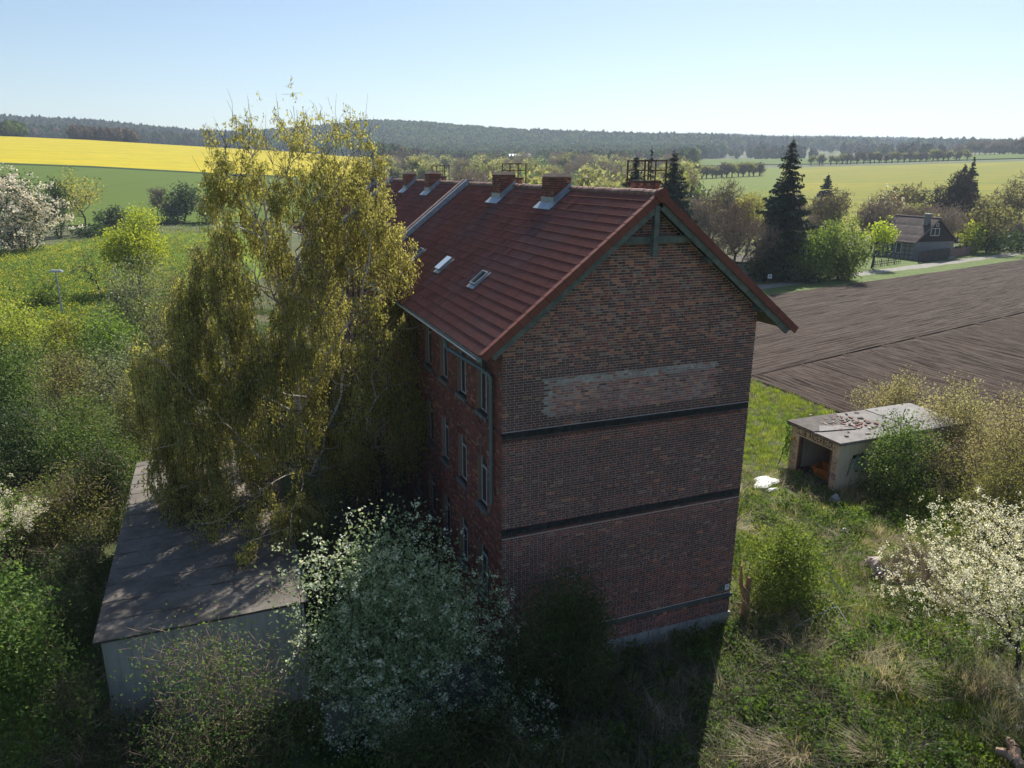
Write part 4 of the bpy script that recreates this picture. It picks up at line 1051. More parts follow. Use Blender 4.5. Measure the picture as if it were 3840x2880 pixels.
sp = [  # u, base v, top v, left, right, leaf, twigs, coverage, label
 (35, 775, 640, -60, 120, 'gold', 200, 1.5, 'yellow green shrub at the left frame edge below the lamp post'),
 (140, 800, 672, 60, 215, 'gold', 300, 1.2, 'golden leaved shrub at the foot of the lamp post'),
 (225, 820, 668, 150, 330, 'fresh', 400, 1.4, 'green shrub right of the lamp post foot'),
 (20, 900, 735, -80, 130, 'mid', 300, 1.6, 'leafy green shrub at the left edge in the middle of the yard'),
 (165, 930, 745, 70, 270, 'olive', 900, 1.0, 'grey olive twiggy shrub in the middle of the left yard'),
 (290, 930, 715, 195, 400, 'silver', 900, .9, 'pale silvery shrub left of the birch crown'),
 (60, 1030, 860, -60, 180, 'dark', 500, 1.5, 'dark green shrub behind the white blossom at the left edge'),
 (210, 1070, 850, 100, 330, 'mid', 700, 1.4, 'broad grey green shrub left of the flat roof annex'),
 (330, 1000, 800, 230, 420, 'olive', 700, 1.0, 'olive shrub under the left branches of the birch'),
 (140, 1210, 980, 40, 260, 'olive', 1100, .9, 'brownish twiggy shrub in the shade left of the annex roof'),
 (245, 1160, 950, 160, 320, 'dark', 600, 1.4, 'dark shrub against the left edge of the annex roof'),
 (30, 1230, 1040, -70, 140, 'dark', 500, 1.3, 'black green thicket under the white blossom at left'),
 (170, 1340, 1120, 90, 262, 'dark', 700, 1.0, 'dark bramble thicket beside the front corner of the annex roof'),
]
for (u, vb, vt, ul, ur, lf, tw, cv, lb) in sp:
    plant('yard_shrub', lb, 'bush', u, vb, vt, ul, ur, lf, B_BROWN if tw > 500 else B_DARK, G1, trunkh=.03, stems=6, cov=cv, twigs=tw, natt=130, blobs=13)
plant('blossom_shrub', 'white blossoming branch tree reaching in at the left frame edge', 'tree', -55, 1330, 955, -190, 104, 'fresh', B_BROWN, trunkh=.25, natt=150, cov=.45, blossom=BL, bcov=1.5, bsize=.9, depth=2.0, twigs=200)
plant('leafy_shrub', 'sunlit leafy green shrub in the lower left corner', 'bush', 60, 1720, 1205, -110, 192, 'mid', B_OLIVE, trunkh=.04, stems=7, natt=240, cov=2.0, blobs=18, twigs=500, lsize=.10)
plant('leafy_shrub', 'dark leafy shrub behind the lower left corner bush', 'bush', 120, 1560, 1180, 20, 215, 'dark', B_OLIVE, trunkh=.04, stems=6, natt=160, cov=1.2, twigs=400)
plant('bare_shrub', 'grey bare branches between the corner bush and the annex wall', 'bush', 205, 1690, 1360, 110, 282, 'dark', B_GREY, trunkh=.06, stems=6, natt=120, cov=.25, twigs=500, rt=.010)
plant('lichen_shrub', 'twiggy lichen covered shrub growing in front of the annex wall', 'bush', 480, 1790, 1330, 275, 690, 'mid', B_OLIVE, base=(-7.9, -1.0, 0), trunkh=.04, stems=8, natt=330, cov=.30, twigs=3000, twigleaf='twig', rt=.012, depth=1.6, blobs=20, lsize=.085)
plant('foot_shrub', 'dark shrub hiding the left foot of the annex wall', 'bush', 300, 1760, 1500, 215, 400, 'dark', B_GREY, base=(-10.6, .3, 0), trunkh=.04, stems=6, natt=150, cov=1.1, twigs=900, depth=1.0, lsize=.09)
plant('blossom_shrub', 'large green white blossoming shrub at the corner of the brick building', 'bush', 860, 1575, 1128, 652, 1088, 'cool', B_DARK, base=(-3.3, -.6, 0), trunkh=.06, stems=5, natt=420, cov=1.5, blossom=BLG, bcov=1.3, bsize=1.0, blobs=22, lsize=.10, depth=1.9)
plant('blossom_shrub', 'sparse low blossoming shoots in front of the shaded wall', 'bush', 1130, 1640, 1430, 1010, 1240, 'cool', B_DARK, base=(-1.0, -2.4, 0), trunkh=.05, stems=5, natt=90, cov=.25, blossom=BLG, bcov=.14, bsize=.9, lsize=.09)
plant('corner_shrub', 'tall dark green shrub shading the foot of the gable', 'bush', 1225, 1660, 1205, 1085, 1335, 'dark', B_OLIVE, base=(1.1, -1.9, 0), trunkh=.06, stems=7, natt=280, cov=1.7, twigs=900, twigleaf='twig', blobs=18, lsize=.08, depth=1.3)
plant('vine_thicket', 'leafless brown creeper thicket at the foot of the long facade', 'bush', 950, 1290, 985, 730, 1075, 'twigd', B_DARK, base=(-1.7, 6.2, 0), trunkh=.05, stems=8, natt=220, cov=.15, twigs=4200, twigleaf='twigd', rt=.008, depth=1.5)
plant('vine_thicket', 'dim tangle of creepers between the birch and the facade', 'bush', 850, 1150, 930, 740, 960, 'twigd', B_DARK, base=(-1.6, 12.5, 0), trunkh=.05, stems=6, natt=150, cov=.3, twigs=2600, twigleaf='twigd', rt=.008, depth=1.5)
plant('understory_bush', 'dark bush under the right side of the birch crown', 'bush', 790, 1120, 905, 700, 900, 'dark', B_DARK, base=(-2.6, 14.5, 0), trunkh=.05, stems=5, natt=140, cov=1.4)
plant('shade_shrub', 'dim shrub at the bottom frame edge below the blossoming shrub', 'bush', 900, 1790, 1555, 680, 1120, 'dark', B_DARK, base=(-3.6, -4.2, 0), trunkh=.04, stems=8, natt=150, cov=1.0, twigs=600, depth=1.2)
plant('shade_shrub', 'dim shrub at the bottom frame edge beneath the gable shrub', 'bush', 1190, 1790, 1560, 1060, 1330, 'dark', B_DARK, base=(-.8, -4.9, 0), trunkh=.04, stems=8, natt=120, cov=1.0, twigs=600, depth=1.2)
# ---- right side
plant('elder_bush', 'fresh green elder bush at the right corner of the gable', 'bush', 1650, 1400, 1137, 1582, 1776, 'fresh', B_BROWN, base=(10.2, .5, 0), trunkh=.06, stems=5, natt=260, cov=2.4, lsize=.11, blobs=16, up=.5)
plant('blossom_tree', 'white blossoming fruit tree at the right frame edge', 'tree', 2150, 1520, 1022, 1915, 2390, 'olive', B_DARK, base=(15.6, -5.6, 0), trunkh=.16, natt=420, cov=.22, blossom=BL, bcov=.95, bsize=.85, blobs=20, rt=.012, lsize=.085, twigs=500, twigleaf='twigd')
plant('blossom_tree', 'small blossoming sprig tree in the lower right corner', 'tree', 2240, 1650, 1462, 2166, 2330, 'olive', B_DARK, base=(13.6, -8.4, 0), trunkh=.2, natt=70, cov=.3, blossom=BL, bcov=1.0, bsize=.85, lsize=.085)
plant('leafy_shrub', 'dense green shrub hiding the side of the graffiti hut', 'bush', 1925, 1135, 885, 1838, 2012, 'mid', B_DARK, base=(23.2, 5.9, 0), trunkh=.04, stems=6, natt=220, cov=1.5, lsize=.13, blobs=16, up=.5, twigs=250)
plant('bare_shrub', 'half dead shrub with pale drooping twigs right of the hut', 'bush', 2005, 1115, 905, 1955, 2080, 'olive', B_PALE, base=(25.6, 5.0, 0), trunkh=.05, stems=5, natt=150, cov=.3, twigs=500, rt=.012)
for (u, vb, vt, ul, ur, base, lb) in ((1925, 975, 786, 1850, 1995, (33.2, 11.5, 0), 'tan budding shrub behind the roof of the graffiti hut'), (2060, 1005, 795, 1962, 2150, (32.5, 6.5, 0), 'tall tan budding shrub between the hut and the ploughed field'),
      (2185, 1010, 805, 2100, 2290, (34, 1.5, 0), 'tan budding shrub at the right frame edge before the ploughed field'), (2150, 1100, 860, 2050, 2270, (28.0, 2.2, 0), 'brownish tan shrub right of the half dead shrub'), (2120, 1160, 960, 2040, 2240, (24.5, 0.6, 0), 'shaded olive shrub above the blossoming fruit tree')):
    plant('budding_shrub', lb, 'bush', u, vb, vt, ul, ur, 'tan' if 'tan' in lb else 'olive', B_BROWN, 'tan budding shrubs around the hut', base=base, trunkh=.04, stems=9, natt=200, cov=1.15, twigs=800, blobs=18, up=1.0, lsize=.13, aspect=2.4)
plant('sapling', 'slim green sapling at the left corner of the hut', 'tree', 1694, 1010, 893, 1683, 1712, 'fresh', B_OLIVE, base=(20.3, 11.1, 0), trunkh=.1, natt=40, cov=1.2, lsize=.11)
plant('dead_shrub', 'leaning dead grey brush in the sunny clearing', 'bush', 1990, 1310, 1195, 1890, 2080, 'twig', B_PALE, base=(15.2, -.4, 0), trunkh=.05, stems=7, natt=110, cov=0, twigs=1500, twigleaf='twig', rt=.010, dz=0)
# ---- middle distance right
def spruce(label, u, vb, vt, half, base=None, mat_='needle', name='spruce_tree', group=None, thin=1.0):
    b, d, h, rx, off = dims(u, vb, vt, u-half, u+half, base)
    root = empty(name, tuple(b), 0, label, 'tree', group)
    t_ = MB(); t_.tubes([[0, 0, -.2], [0, 0, h*.5]], [[0, 0, h*.5], [0, 0, h]], [h*.016, h*.009], [h*.009, .02], 6)
    q = MB(); p1 = px(d); nz = int(h/.42); br = []
    for i in range(nz):
        z = h*(.03+.95*i/nz)+rng.normal(0, .1); R_ = rx*1.25*(1-z/h)**.92*rng.uniform(.75, 1.12)+.05
        for k in range(int(12*thin)+2):
            an = rng.uniform(0, 6.28); R2 = R_*rng.uniform(.5, 1.15); z = z+rng.normal(0, .16); m = max(3, int(R2/.24)); f = np.linspace(.12, 1, m)
            dr = -.42*R2*f**1.3+.30*R2*f**3
            p = np.stack([np.cos(an)*R2*f, np.sin(an)*R2*f, z+dr], 1); br.append((p[0], p[-1]))
            for s in (-1, 1):
                sv = np.array([-math.sin(an), math.cos(an), 0])*s
                a = sv*rng.uniform(.25, .55, (m, 1))*(1.15-f[:, None]*.6)+np.array([math.cos(an), math.sin(an), 0])*.25+np.array([0, 0, -1])*rng.uniform(.15, .5, (m, 1))
                bb_ = np.cross(a, rng.normal(0, 1, (m, 3))); bb_ /= np.linalg.norm(bb_, axis=1, keepdims=True)
                q.blades(p, a*(.35+1.25*np.clip(R2/3.0, .1, 1)), bb_*max(.12, .9*p1)*1.2*np.clip(R2/2, .35, 1), np.clip(.35*f+rng.normal(.2, .2, m), 0, 1))
    a = np.array([x for x, _ in br]); c = np.array([y for _, y in br]); t_.tubes(a, c, .035, .012, 3)
    t_.obj('trunk', B_DARK, root); q.obj('crown', LF[mat_], root); return root
spruce('tall dark spruce towering over the gardens right of the gable', 1682, 602, 288, 62)
GS = 'spruces behind the chimney railing'
spruce('ragged spruce left of the chimney railing', 1362, 602, 334, 58, name='spruce_tree', group=GS, thin=1.3)
spruce('slender spruce right of the chimney railing, taller than its neighbour', 1441, 602, 320, 66, group=GS, thin=1.3)
spruce('thin spruce top seen through the chimney railing', 1394, 590, 314, 24, group=GS, thin=.35, mat_='blue')
spruce('small dark conifer at the edge of the yellow green field', 1776, 492, 372, 28)
spruce('dark twin conifer left of the pair behind the cottage tree', 2062, 500, 352, 30)
spruce('dark conifer topping the big tree behind the cottage', 2078, 500, 341, 28)
GT = 'bare trees in the gardens right of the gable'
plant('bare_tree', 'broad purple grey bare tree right of the gable slope', 'tree', 1580, 604, 428, 1498, 1678, 'twig', B_GREY, GT, trunkh=.2, natt=260, cov=.10, twigs=5200, rt=.045, blobs=14)
plant('bare_tree', 'bare twiggy tree between the gable peak and the big spruce', 'tree', 1530, 560, 388, 1484, 1600, 'olive', B_GREY, GT, trunkh=.2, natt=180, cov=.18, twigs=2600, rt=.05)
plant('weeping_willow', 'yellow weeping willow left of the big spruce', 'tree', 1612, 560, 380, 1572, 1662, 'yellow', B_GREY, trunkh=.15, natt=160, cov=1.0, up=-.4, hang=.5, rt=.05)
plant('round_willow', 'round light green willow bush left of the other by the track', 'bush', 1742, 606, 492, 1682, 1806, 'fresh', B_OLIVE, trunkh=.04, stems=6, natt=220, cov=2.6, up=.6, blobs=14)
plant('round_willow', 'taller round olive willow bush beside the small leafy tree', 'bush', 1822, 604, 460, 1756, 1888, 'fresh', B_OLIVE, trunkh=.04, stems=6, natt=240, cov=2.6, up=.6, blobs=14)
plant('garden_tree', 'small light green tree with a dark trunk left of the cottage', 'tree', 1883, 579, 464, 1850, 1928, 'spring', B_DARK, trunkh=.32, natt=110, cov=1.3, up=.7)
plant('bare_tree', 'bare garden tree behind the round willow bushes', 'tree', 1780, 545, 405, 1728, 1842, 'olive', B_GREY, GT, trunkh=.2, natt=180, cov=.3, twigs=2200, rt=.05)
plant('blossom_tree', 'pale white blossoming tree behind the cottage chimney', 'tree', 1885, 520, 388, 1838, 1935, 'olive', B_GREY, trunkh=.15, natt=130, cov=.4, blossom=BLP, bcov=.55, bsize=.8, twigs=900, rt=.05)
plant('red_shrub', 'reddish budding shrub behind the cottage roof', 'bush', 1918, 510, 425, 1893, 1948, 'twigr', B_DARK, trunkh=.05, stems=4, natt=90, cov=.8, twigs=900, twigleaf='twigr')
plant('spreading_tree', 'wide spreading dark bare tree behind the cottage', 'tree', 2050, 530, 378, 1945, 2108, 'twigd', B_DARK, trunkh=.30, natt=300, cov=.12, twigs=6500, twigleaf='twigd', rt=.06, blobs=12)
plant('olive_tree', 'olive leafed tree with drooping branches right of the cottage', 'tree', 2130, 545, 425, 2050, 2196, 'olive', B_DARK, trunkh=.2, natt=200, cov=1.0, twigs=1200, rt=.05)
plant('bare_tree', 'bare tree with tall branches at the right frame edge', 'tree', 2190, 520, 362, 2140, 2250, 'olive', B_GREY, GT, trunkh=.2, natt=150, cov=.4, twigs=1500, rt=.05)
plant('bare_tree', 'grey bare tree between the blossoming tree and the spreading tree', 'tree', 1940, 505, 392, 1900, 1985, 'olive', B_GREY, GT, trunkh=.2, natt=120, cov=.3, twigs=1200, rt=.05)
plant('garden_bush', 'lime green bush glowing under the spreading tree', 'bush', 1975, 518, 448, 1930, 2030, 'spring', B_DARK, trunkh=.05, stems=4, natt=90, cov=1.3)
plant('garden_bush', 'lime green bush behind the red brown fence', 'bush', 2100, 548, 468, 2062, 2140, 'spring', B_DARK, trunkh=.05, stems=4, natt=90, cov=1.3)
plant('garden_hedge', 'dark clipped hedge at the right frame edge along the track', 'hedge', 2160, 545, 498, 2095, 2260, 'dark', B_DARK, trunkh=.02, stems=6, natt=110, cov=2.2)
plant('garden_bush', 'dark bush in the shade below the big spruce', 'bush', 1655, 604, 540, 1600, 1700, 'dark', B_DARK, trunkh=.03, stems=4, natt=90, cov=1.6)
# ---- belt of trees beyond the roof and avenue rows: copies of a few kinds
def far_tree(nm, leaf, bark, h, rx, cov, twigs, up=.3):
    A = crown_points((0, 0, h*.6), rx, rx, h*.38, 70, 9)
    N, par, rad, tips = grow(None, A, seg=1.0, r_tip=.07, rmax=.45, roots=[np.array([[0, 0, -.3], [0, .1, h*.15], [.1, 0, h*.32]])])
    b = MB(); skin(b, N, par, rad, 3); q = MB(); P = N[tips]
    if twigs: spread_leaves(q, P, twigs, rx*.2, 1.7, .22, up=.8)
    if cov: spread_leaves(q, P, cov, rx*.20, 1.15, .8, up)
    return b.mesh('trunk', bark), q.mesh('crown', leaf)
FT = {'brown': [far_tree('a', LF['buff'], B_GREY, 15, 5.5, 0, 2600), far_tree('b', LF['buff'], B_GREY, 19, 6, 0, 3000)],
      'spring': [far_tree('c', LF['pale'], B_GREY, 13, 5, 1100, 700), far_tree('d', LF['pale'], B_GREY, 15, 4.2, 1000, 800)],
      'green': [far_tree('e', LF['mid'], B_DARK, 12, 5, 1200, 0), far_tree('f', LF['olive'], B_DARK, 16, 5, 1100, 500)],
      'avenue': [far_tree('g', LF['olive'], B_DARK, 9, 3.6, 380, 420), far_tree('h', LF['twig'], B_DARK, 9, 3.4, 120, 700)]}
def far_thing(name, kind, x, y, s, label, group):
    tr, cr = FT[kind][rng.integers(0, len(FT[kind]))]
    root = empty(name, (x, y, float(height(x, y))-.1), rng.uniform(0, 6.28), label, 'tree', group); root.scale = (s, s, s*rng.uniform(.9, 1.12))
    link('trunk', tr, root); link('crown', cr, root); return root
ORD = 'first second third fourth fifth sixth seventh eighth ninth tenth eleventh twelfth thirteenth fourteenth fifteenth sixteenth seventeenth eighteenth nineteenth twentieth'.split()
def ordinal(n): return ORD[n] if n < 20 else ('twenty-' if n < 29 else 'thirty-' if n < 39 else 'forty-')+ORD[(n+1) % 10-1] if (n+1) % 10 else {30: 'thirtieth', 40: 'fortieth', 50: 'fiftieth'}[n+1]
KN = {'brown': ('leafless_tree', 'brown leafless tree'), 'spring': ('budding_tree', 'pale budding tree'), 'green': ('green_tree', 'green leafy tree'), 'avenue': ('avenue_tree', 'small round avenue tree')}
def plant_belt(specs, where, group):
    """specs: (u, kind, x, y, scale); each gets a label by its rank from the left among its own kind"""
    cnt = {}
    for u, kd, x, y, s_ in sorted(specs):
        wh = where(u); n = cnt.get((wh, kd), 0); cnt[(wh, kd)] = n+1; nm, wd = KN[kd]
        far_thing(nm, kd, x, y, s_, '%s %s from the left %s' % (ordinal(n), wd, wh), group(kd))
SEG = [(880, 'between the birch and the fourth chimney'), (940, 'between the fourth and third chimneys'), (1080, 'between the third and second chimneys'), (1198, 'between the two nearest chimneys'), (1335, 'between the nearest chimney and the railing'), (9999, 'beyond the peak of the gable')]
HM = {'brown': 18.5, 'spring': 15.0, 'green': 15.0}
sp_, far_ = [], []
for i in range(330):
    u = rng.uniform(815, 1490); d = rng.uniform(150, 600)
    if u < 1010 and d < 330: continue
    kd = rng.choice(['brown', 'spring', 'green'], p=[.42, .42, .16]); x, y = pol(d, azim(u))
    vt = np.interp(d, [150, 300, 600], [rng.uniform(358, 388), rng.uniform(338, 368), rng.uniform(322, 346)])
    s_ = min((CAM[2]+elev(u, vt)*d-float(height(x, y)))/HM[kd], 1.35)
    if s_ < .25 or vt > np.interp(u, [800, 1420, 1500], [378, 424, 470])-6: continue
    (sp_ if d < 380 and len(sp_) < 110 else far_).append((u, kd, x, y, s_))
plant_belt(sp_, lambda u: next(w_ for l_, w_ in SEG if u < l_), lambda kd: KN[kd][1]+'s beyond the roof ridge')
for kd in ('brown', 'spring', 'green'):
    q = [f for f in far_ if f[1] == kd]
    src = []
    for tr, cr in FT[kd]: src += [cr]
    X = np.array([(f[2], f[3], float(height(f[2], f[3]))-.3) for f in q]); sc = np.array([f[4] for f in q])
    o = scatter('valley_trees', X, sc, np.stack([0*sc, 0*sc, rng.uniform(0, 6.28, len(sc))], 1), src); tag(o, KN[kd][1]+'s massed in the valley beyond the roof', 'woodland', kind='stuff')
def row(u0, v0, u1, v1, n, d0, d1, lb, gp, jit=.2, kind='avenue', s=(.8, 1.1)):
    q = []
    for i in range(n):
        f = (i+rng.uniform(-jit, jit))/max(1, n-1); d = d0+(d1-d0)*f; u = u0+(u1-u0)*f; x, y = pol(d, azim(u)); q.append((u, kind, x, y, rng.uniform(*s)))
    plant_belt(q, lambda u: lb, lambda kd: gp)
row(1482, 352, 1640, 352, 15, 470, 505, 'in the row left of the big spruce', 'avenue trees left of the big spruce')
row(1752, 345, 2085, 345, 28, 690, 740, 'in the row beyond the yellow green field', 'avenue trees beyond the yellow green field', .35)
row(2060, 330, 2215, 330, 16, 900, 960, 'in the far row at the right frame edge', 'poplars in the far row', .2, 'brown', (.7, .9))
GSEG = [(1620, 'behind the bare trees left of the big spruce'), (1760, 'between the big spruce and the small conifer'), (1900, 'between the small conifer and the cottage ridge'), (2060, 'behind the cottage and its spreading tree'), (9999, 'behind the hedge at the right frame edge')]
sp_ = []
for i in range(46):
    u = rng.uniform(1480, 2225); d = rng.uniform(165, 235); kd = rng.choice(['brown', 'spring', 'green'], p=[.5, .35, .15]); x, y = pol(d, azim(u)); sp_.append((u, kd, x, y, rng.uniform(.34, .62)))
plant_belt(sp_, lambda u: next(w_ for l_, w_ in GSEG if u < l_), lambda kd: KN[kd][1]+'s at the edge of the gardens')
# ================================================================== flat roofed annex
ax0, ax1, ay0, ay1, ah = -10.92, -5.66, 1.42, 14.6, 3.40
annex = empty('annex', (0, 0, 0), 0, 'low plastered annex with a flat bitumen roof under the birch', 'outbuilding')
t = NT('grey_plaster'); p = t.pos(); n1 = t.noise(p, 1.1, 5); n2 = t.noise(t.pos((3, 3, .35)), 2.2, 4); n3 = t.noise(p, 30, 3)
M_PLAST = t.pbr(t.mix(t.ramp(n2, [(.4, 0.), (.75, .6)]), t.mix(n1, (.34, .35, .35), (.48, .49, .49)), (.17, .18, .17)), .92, t.bump(n3, .5, .008))
m = MB(); m.box((ax0, ay0, -.2), (ax1, ay1, ah-.10)); m.obj('wall', M_PLAST, annex)
t = NT('bitumen'); p = t.pos(); n1 = t.noise(p, .8, 5, .7); n2 = t.noise(p, 7, 5, .75); n3 = t.noise(p, 60, 2)
c = t.mix(t.ramp(n1, [(.35, 0.), (.65, 1.)]), (.095, .085, .075), (.20, .18, .155)); c = t.mix(t.ramp(n2, [(.55, 0.), (.72, .75)]), c, (.16, .095, .05))
M_BIT = t.pbr(c, .9, t.bump(t.mix(.4, n2, n3), .5, .012))
m = MB(); m.box((ax0-.14, ay0-.16, ah-.099), (ax1+.14, ay1+.14, ah-.02)); roof_a = m.obj('roof', simple('roof_edge', (.05, .045, .04), (.09, .08, .07), 6, .9), annex)
y = ay0-.16; i = 0
while y < ay1+.1:                                # lengths of roofing felt, lapped
    m = MB(); y1 = min(y+1.0, ay1+.14); nx = 14; xs = np.linspace(ax0-.15, ax1+.15, nx)
    P = np.stack([np.stack([xs, np.full(nx, y_)+rng.normal(0, .008, nx), ah-.018+l+rng.normal(0, .004, nx)], 1) for y_, l in ((y-.06, .014), (y-.05, .022), (y1, .004))], 0); m.grid(P)
    m.obj('felt_strip', M_BIT, roof_a); y += 1.0
# leaf litter on that roof
n = 2600; px_ = rng.uniform(ax0, ax1, n); py_ = ay0+rng.beta(1.6, 1.4, n)*(ay1-ay0); kx = rng.random(n) < np.clip((px_-ax0)/5, .15, 1); px_, py_ = px_[kx], py_[kx]
n = len(px_); m = MB(); an = rng.uniform(0, 6.28, n); a = np.stack([np.cos(an), np.sin(an), rng.normal(0, .25, n)], 1)*.09; s = np.cross(a, [0, 0, 1.])*.4
m.blades(np.stack([px_, py_, np.full(n, ah+.02)], 1), a, s, rng.random(n)); o = m.obj('leaf_litter', LF['twig']); tag(o, 'dry leaf litter scattered on the flat annex roof', 'leaves', kind='stuff')
# low grey wall between annex and gable corner
lw = MB(); lw.box((-5.5, -1.05, -.2), (-.15, -.82, 1.45)); o = lw.obj('garden_wall', simple('shaded_plaster', (.09, .10, .105), (.15, .16, .165), 1.5, .92, .4, .01)); tag(o, 'low grey plastered wall in the shade behind the blossoming shrub', 'wall')  # plaster colour darkened to stand in for the shade of the shrub
cp = MB(); cp.box((-5.55, -1.10, 1.452), (-.1, -.77, 1.52)); cp.obj('coping', simple('coping', (.09, .095, .095), (.14, .145, .145), 5), o)
# lamp post
lp = at(137, 690); hL = CAM[2]+elev(123, 586)*hdist(lp)
lamp = empty('street_lamp', tuple(lp), 0, 'slim grey street lamp standing at the edge of the yellow green field', 'street lamp')
m = MB(); m.path([(0, 0, 0), (0, 0, 1.2), (0, 0, hL)], [.12, .10, .06], 10); m.obj('post', simple('lamp_grey', (.32, .34, .36), (.42, .44, .46), 5, .5, .1, .002, .4), lamp)
m = MB(); h0 = np.array([0, 0, hL]); e = RIGHT
m.beam(h0-e*.55, h0+e*.75, .34, .16, up=(0, 0, 1)); m.beam(h0-e*.45+np.array([0, 0, .1]), h0+e*.62+np.array([0, 0, .1]), .26, .1); m.obj('lamp_head', simple('lamp_head', (.45, .47, .49), (.55, .57, .59), 5, .4), lamp)

# ================================================================== graffiti hut
hut = empty('garage_hut', (0, 0, 0), 0, 'abandoned flat roofed concrete hut with graffiti and hand painted lettering', 'hut')
hx0, hx1, hy0, hy1, hh = 20.75, 29.3, 7.42, 10.78, 2.50
t = NT('hut_render'); p = t.pos(); n1 = t.noise(p, 1.4, 5, .7); n2 = t.noise(t.pos((2, 2, .4)), 2.5, 5); n3 = t.noise(p, 25, 3)
c = t.mix(n1, (.52, .46, .36), (.66, .59, .47)); c = t.mix(t.ramp(n2, [(.52, 0.), (.78, .7)]), c, (.26, .23, .20))
M_HUT = t.pbr(c, .92, t.bump(n3, .5, .01))
m = MB(); oy0, oy1, oz = 7.86, 10.16, 2.03
m.box((hx0, hy0, -.2), (hx0+.24, oy0, hh)); m.box((hx0, oy1, -.2), (hx0+.24, hy1, hh)); m.box((hx0, oy0, oz), (hx0+.24, oy1, hh)); 
m.box((hx0+.24, hy0, -.2), (hx1, hy0+.24, hh)); m.box((hx0+.24, hy1-.24, -.2), (hx1, hy1, hh)); m.box((hx1-.24, hy0+.24, -.2), (hx1, hy1-.24, hh))
m.obj('wall', M_HUT, hut)
m = MB(); m.box((hx0+5.2, hy0+.24, 0), (hx0+5.4, hy1-.24, hh)); m.obj('back_wall', simple('blue_grey_wash', (.30, .34, .38), (.40, .43, .46), 2, .9, .4, .01), hut)
m = MB(); m.box((hx0+.03, hy0+.24, -.1), (hx0+5.2, hy1-.24, .015)); m.obj('floor', simple('hut_floor', (.07, .06, .05), (.13, .11, .09), 3, .95, .6, .03), hut)
m = MB()
for ya, yb in ((oy0, oy0+.09), (oy1-.09, oy1)): m.box((hx0-.03, ya, 0), (hx0+.2, yb, oz))
m.obj('door_frame', simple('rusted_frame', (.09, .05, .04), (.18, .12, .09), 6, .85), hut)
m = MB(); m.box((hx0-.22, hy0-.2, hh), (hx1+.1, hy1+.2, hh+.13)); hr = m.obj('roof', simple('concrete_edge', (.14, .125, .115), (.24, .22, .20), 5, .9, .5, .01), hut)
M_FELT = simple('pale_felt', (.15, .142, .135), (.24, .225, .21), 1.6, .9, .5, .01); M_FELTD = simple('dark_felt', (.075, .065, .058), (.125, .11, .10), 2.5, .9, .6, .012)
def felt(poly, z, m_, thick=.02, curl=0.0):
    b = MB(); n = len(poly); v = [(x, y, z+rng.normal(0, .01)+thick) for x, y in poly]+[(x, y, z) for x, y in poly]
    b.add(v, [[0, i, i+1] for i in range(1, n-1)]); b.add(v, [[i, (i+1) % n, (i+1) % n+n, i+n] for i in range(n)]); b.obj('felt_sheet', m_, hr)
z = hh+.132
felt([(hx0-.2, hy0-.18), (hx0+5.2, hy0-.18), (hx0+5.2, hy1+.18), (hx0+3.2, hy1+.18), (hx0+1.0, hy0+1.5), (hx0-.2, hy0+1.45)], z, M_FELT)
felt([(hx0-.22, hy0+1.62), (hx0+1.0, hy0+1.55), (hx0+2.1, hy0+1.9), (hx0+3.15, hy1+.19), (hx0-.22, hy1+.19)], z+.002, M_FELTD, .05)
felt([(hx0+.05, hy0+1.5), (hx0+2.2, hy0+1.15), (hx0+2.0, hy0+1.8), (hx0+.7, hy0+2.2)], z+.055, M_FELT, .02)
felt([(hx0+5.25, hy0-.18), (hx1+.08, hy0-.18), (hx1+.08, hy1+.18), (hx0+5.25, hy1+.18)], z+.004, simple('dusty_felt', (.20, .19, .18), (.28, .27, .26), 1.5, .9, .5, .01), .03)
# tile fragments on the hut roof
n = 70; m = MB(); qx = hx0+2.6+rng.normal(0, .75, n); qy = hy0+2.0+rng.normal(0, .65, n); ang = rng.uniform(0, 6.28, n)
Rz = np.stack([np.stack([np.cos(ang), -np.sin(ang), 0*ang], 1), np.stack([np.sin(ang), np.cos(ang), 0*ang], 1), np.stack([0*ang, 0*ang, 1+0*ang], 1)], 1)
pf = np.array([[.24, .12, .09], [.34, .28, .24], [.13, .10, .09]])[rng.integers(0, 3, n)]
m.boxes(np.stack([qx, qy, np.full(n, z+.06)], 1), np.stack([rng.uniform(.04, .15, n), rng.uniform(.03, .08, n), np.full(n, .02)], 1), R=Rz, col=pf)
o = m.obj('roof_rubble', M_BRICK); tag(o, 'reddish tile fragments strewn on the hut roof', 'rubble', kind='stuff')
# lettering and scrawls, painted on the front of the hut
GL = {'C': [[(1, .85), (.6, 1), (.15, .75), (.1, .3), (.45, 0), (1, .12)]], 'L': [[(.15, 1), (.15, 0), (.9, .03)]], 'U': [[(.1, 1), (.12, .25), (.45, 0), (.8, .2), (.85, 1)]],
      'B': [[(.12, 0), (.12, 1)], [(.12, 1), (.7, .85), (.65, .6), (.12, .52)], [(.12, .52), (.85, .4), (.8, .08), (.12, 0)]], 'A': [[(0, 0), (.5, 1), (.95, 0)], [(.2, .38), (.8, .38)]],
      'N': [[(.1, 0), (.12, 1), (.82, .02), (.85, 1)]], 'D': [[(.12, 0), (.12, 1)], [(.12, 1), (.75, .8), (.85, .4), (.6, .08), (.12, 0)]], 'E': [[(.85, 1), (.12, .98), (.12, 0), (.9, .02)], [(.12, .52), (.7, .52)]],
      'R': [[(.12, 0), (.12, 1), (.75, .9), (.75, .6), (.12, .5), (.85, 0)]], 'K': [[(.12, 1), (.12, 0)], [(.85, 1), (.14, .45), (.9, 0)]], '!': [[(.3, 1), (.28, .3)], [(.27, .1), (.27, .0)]]}
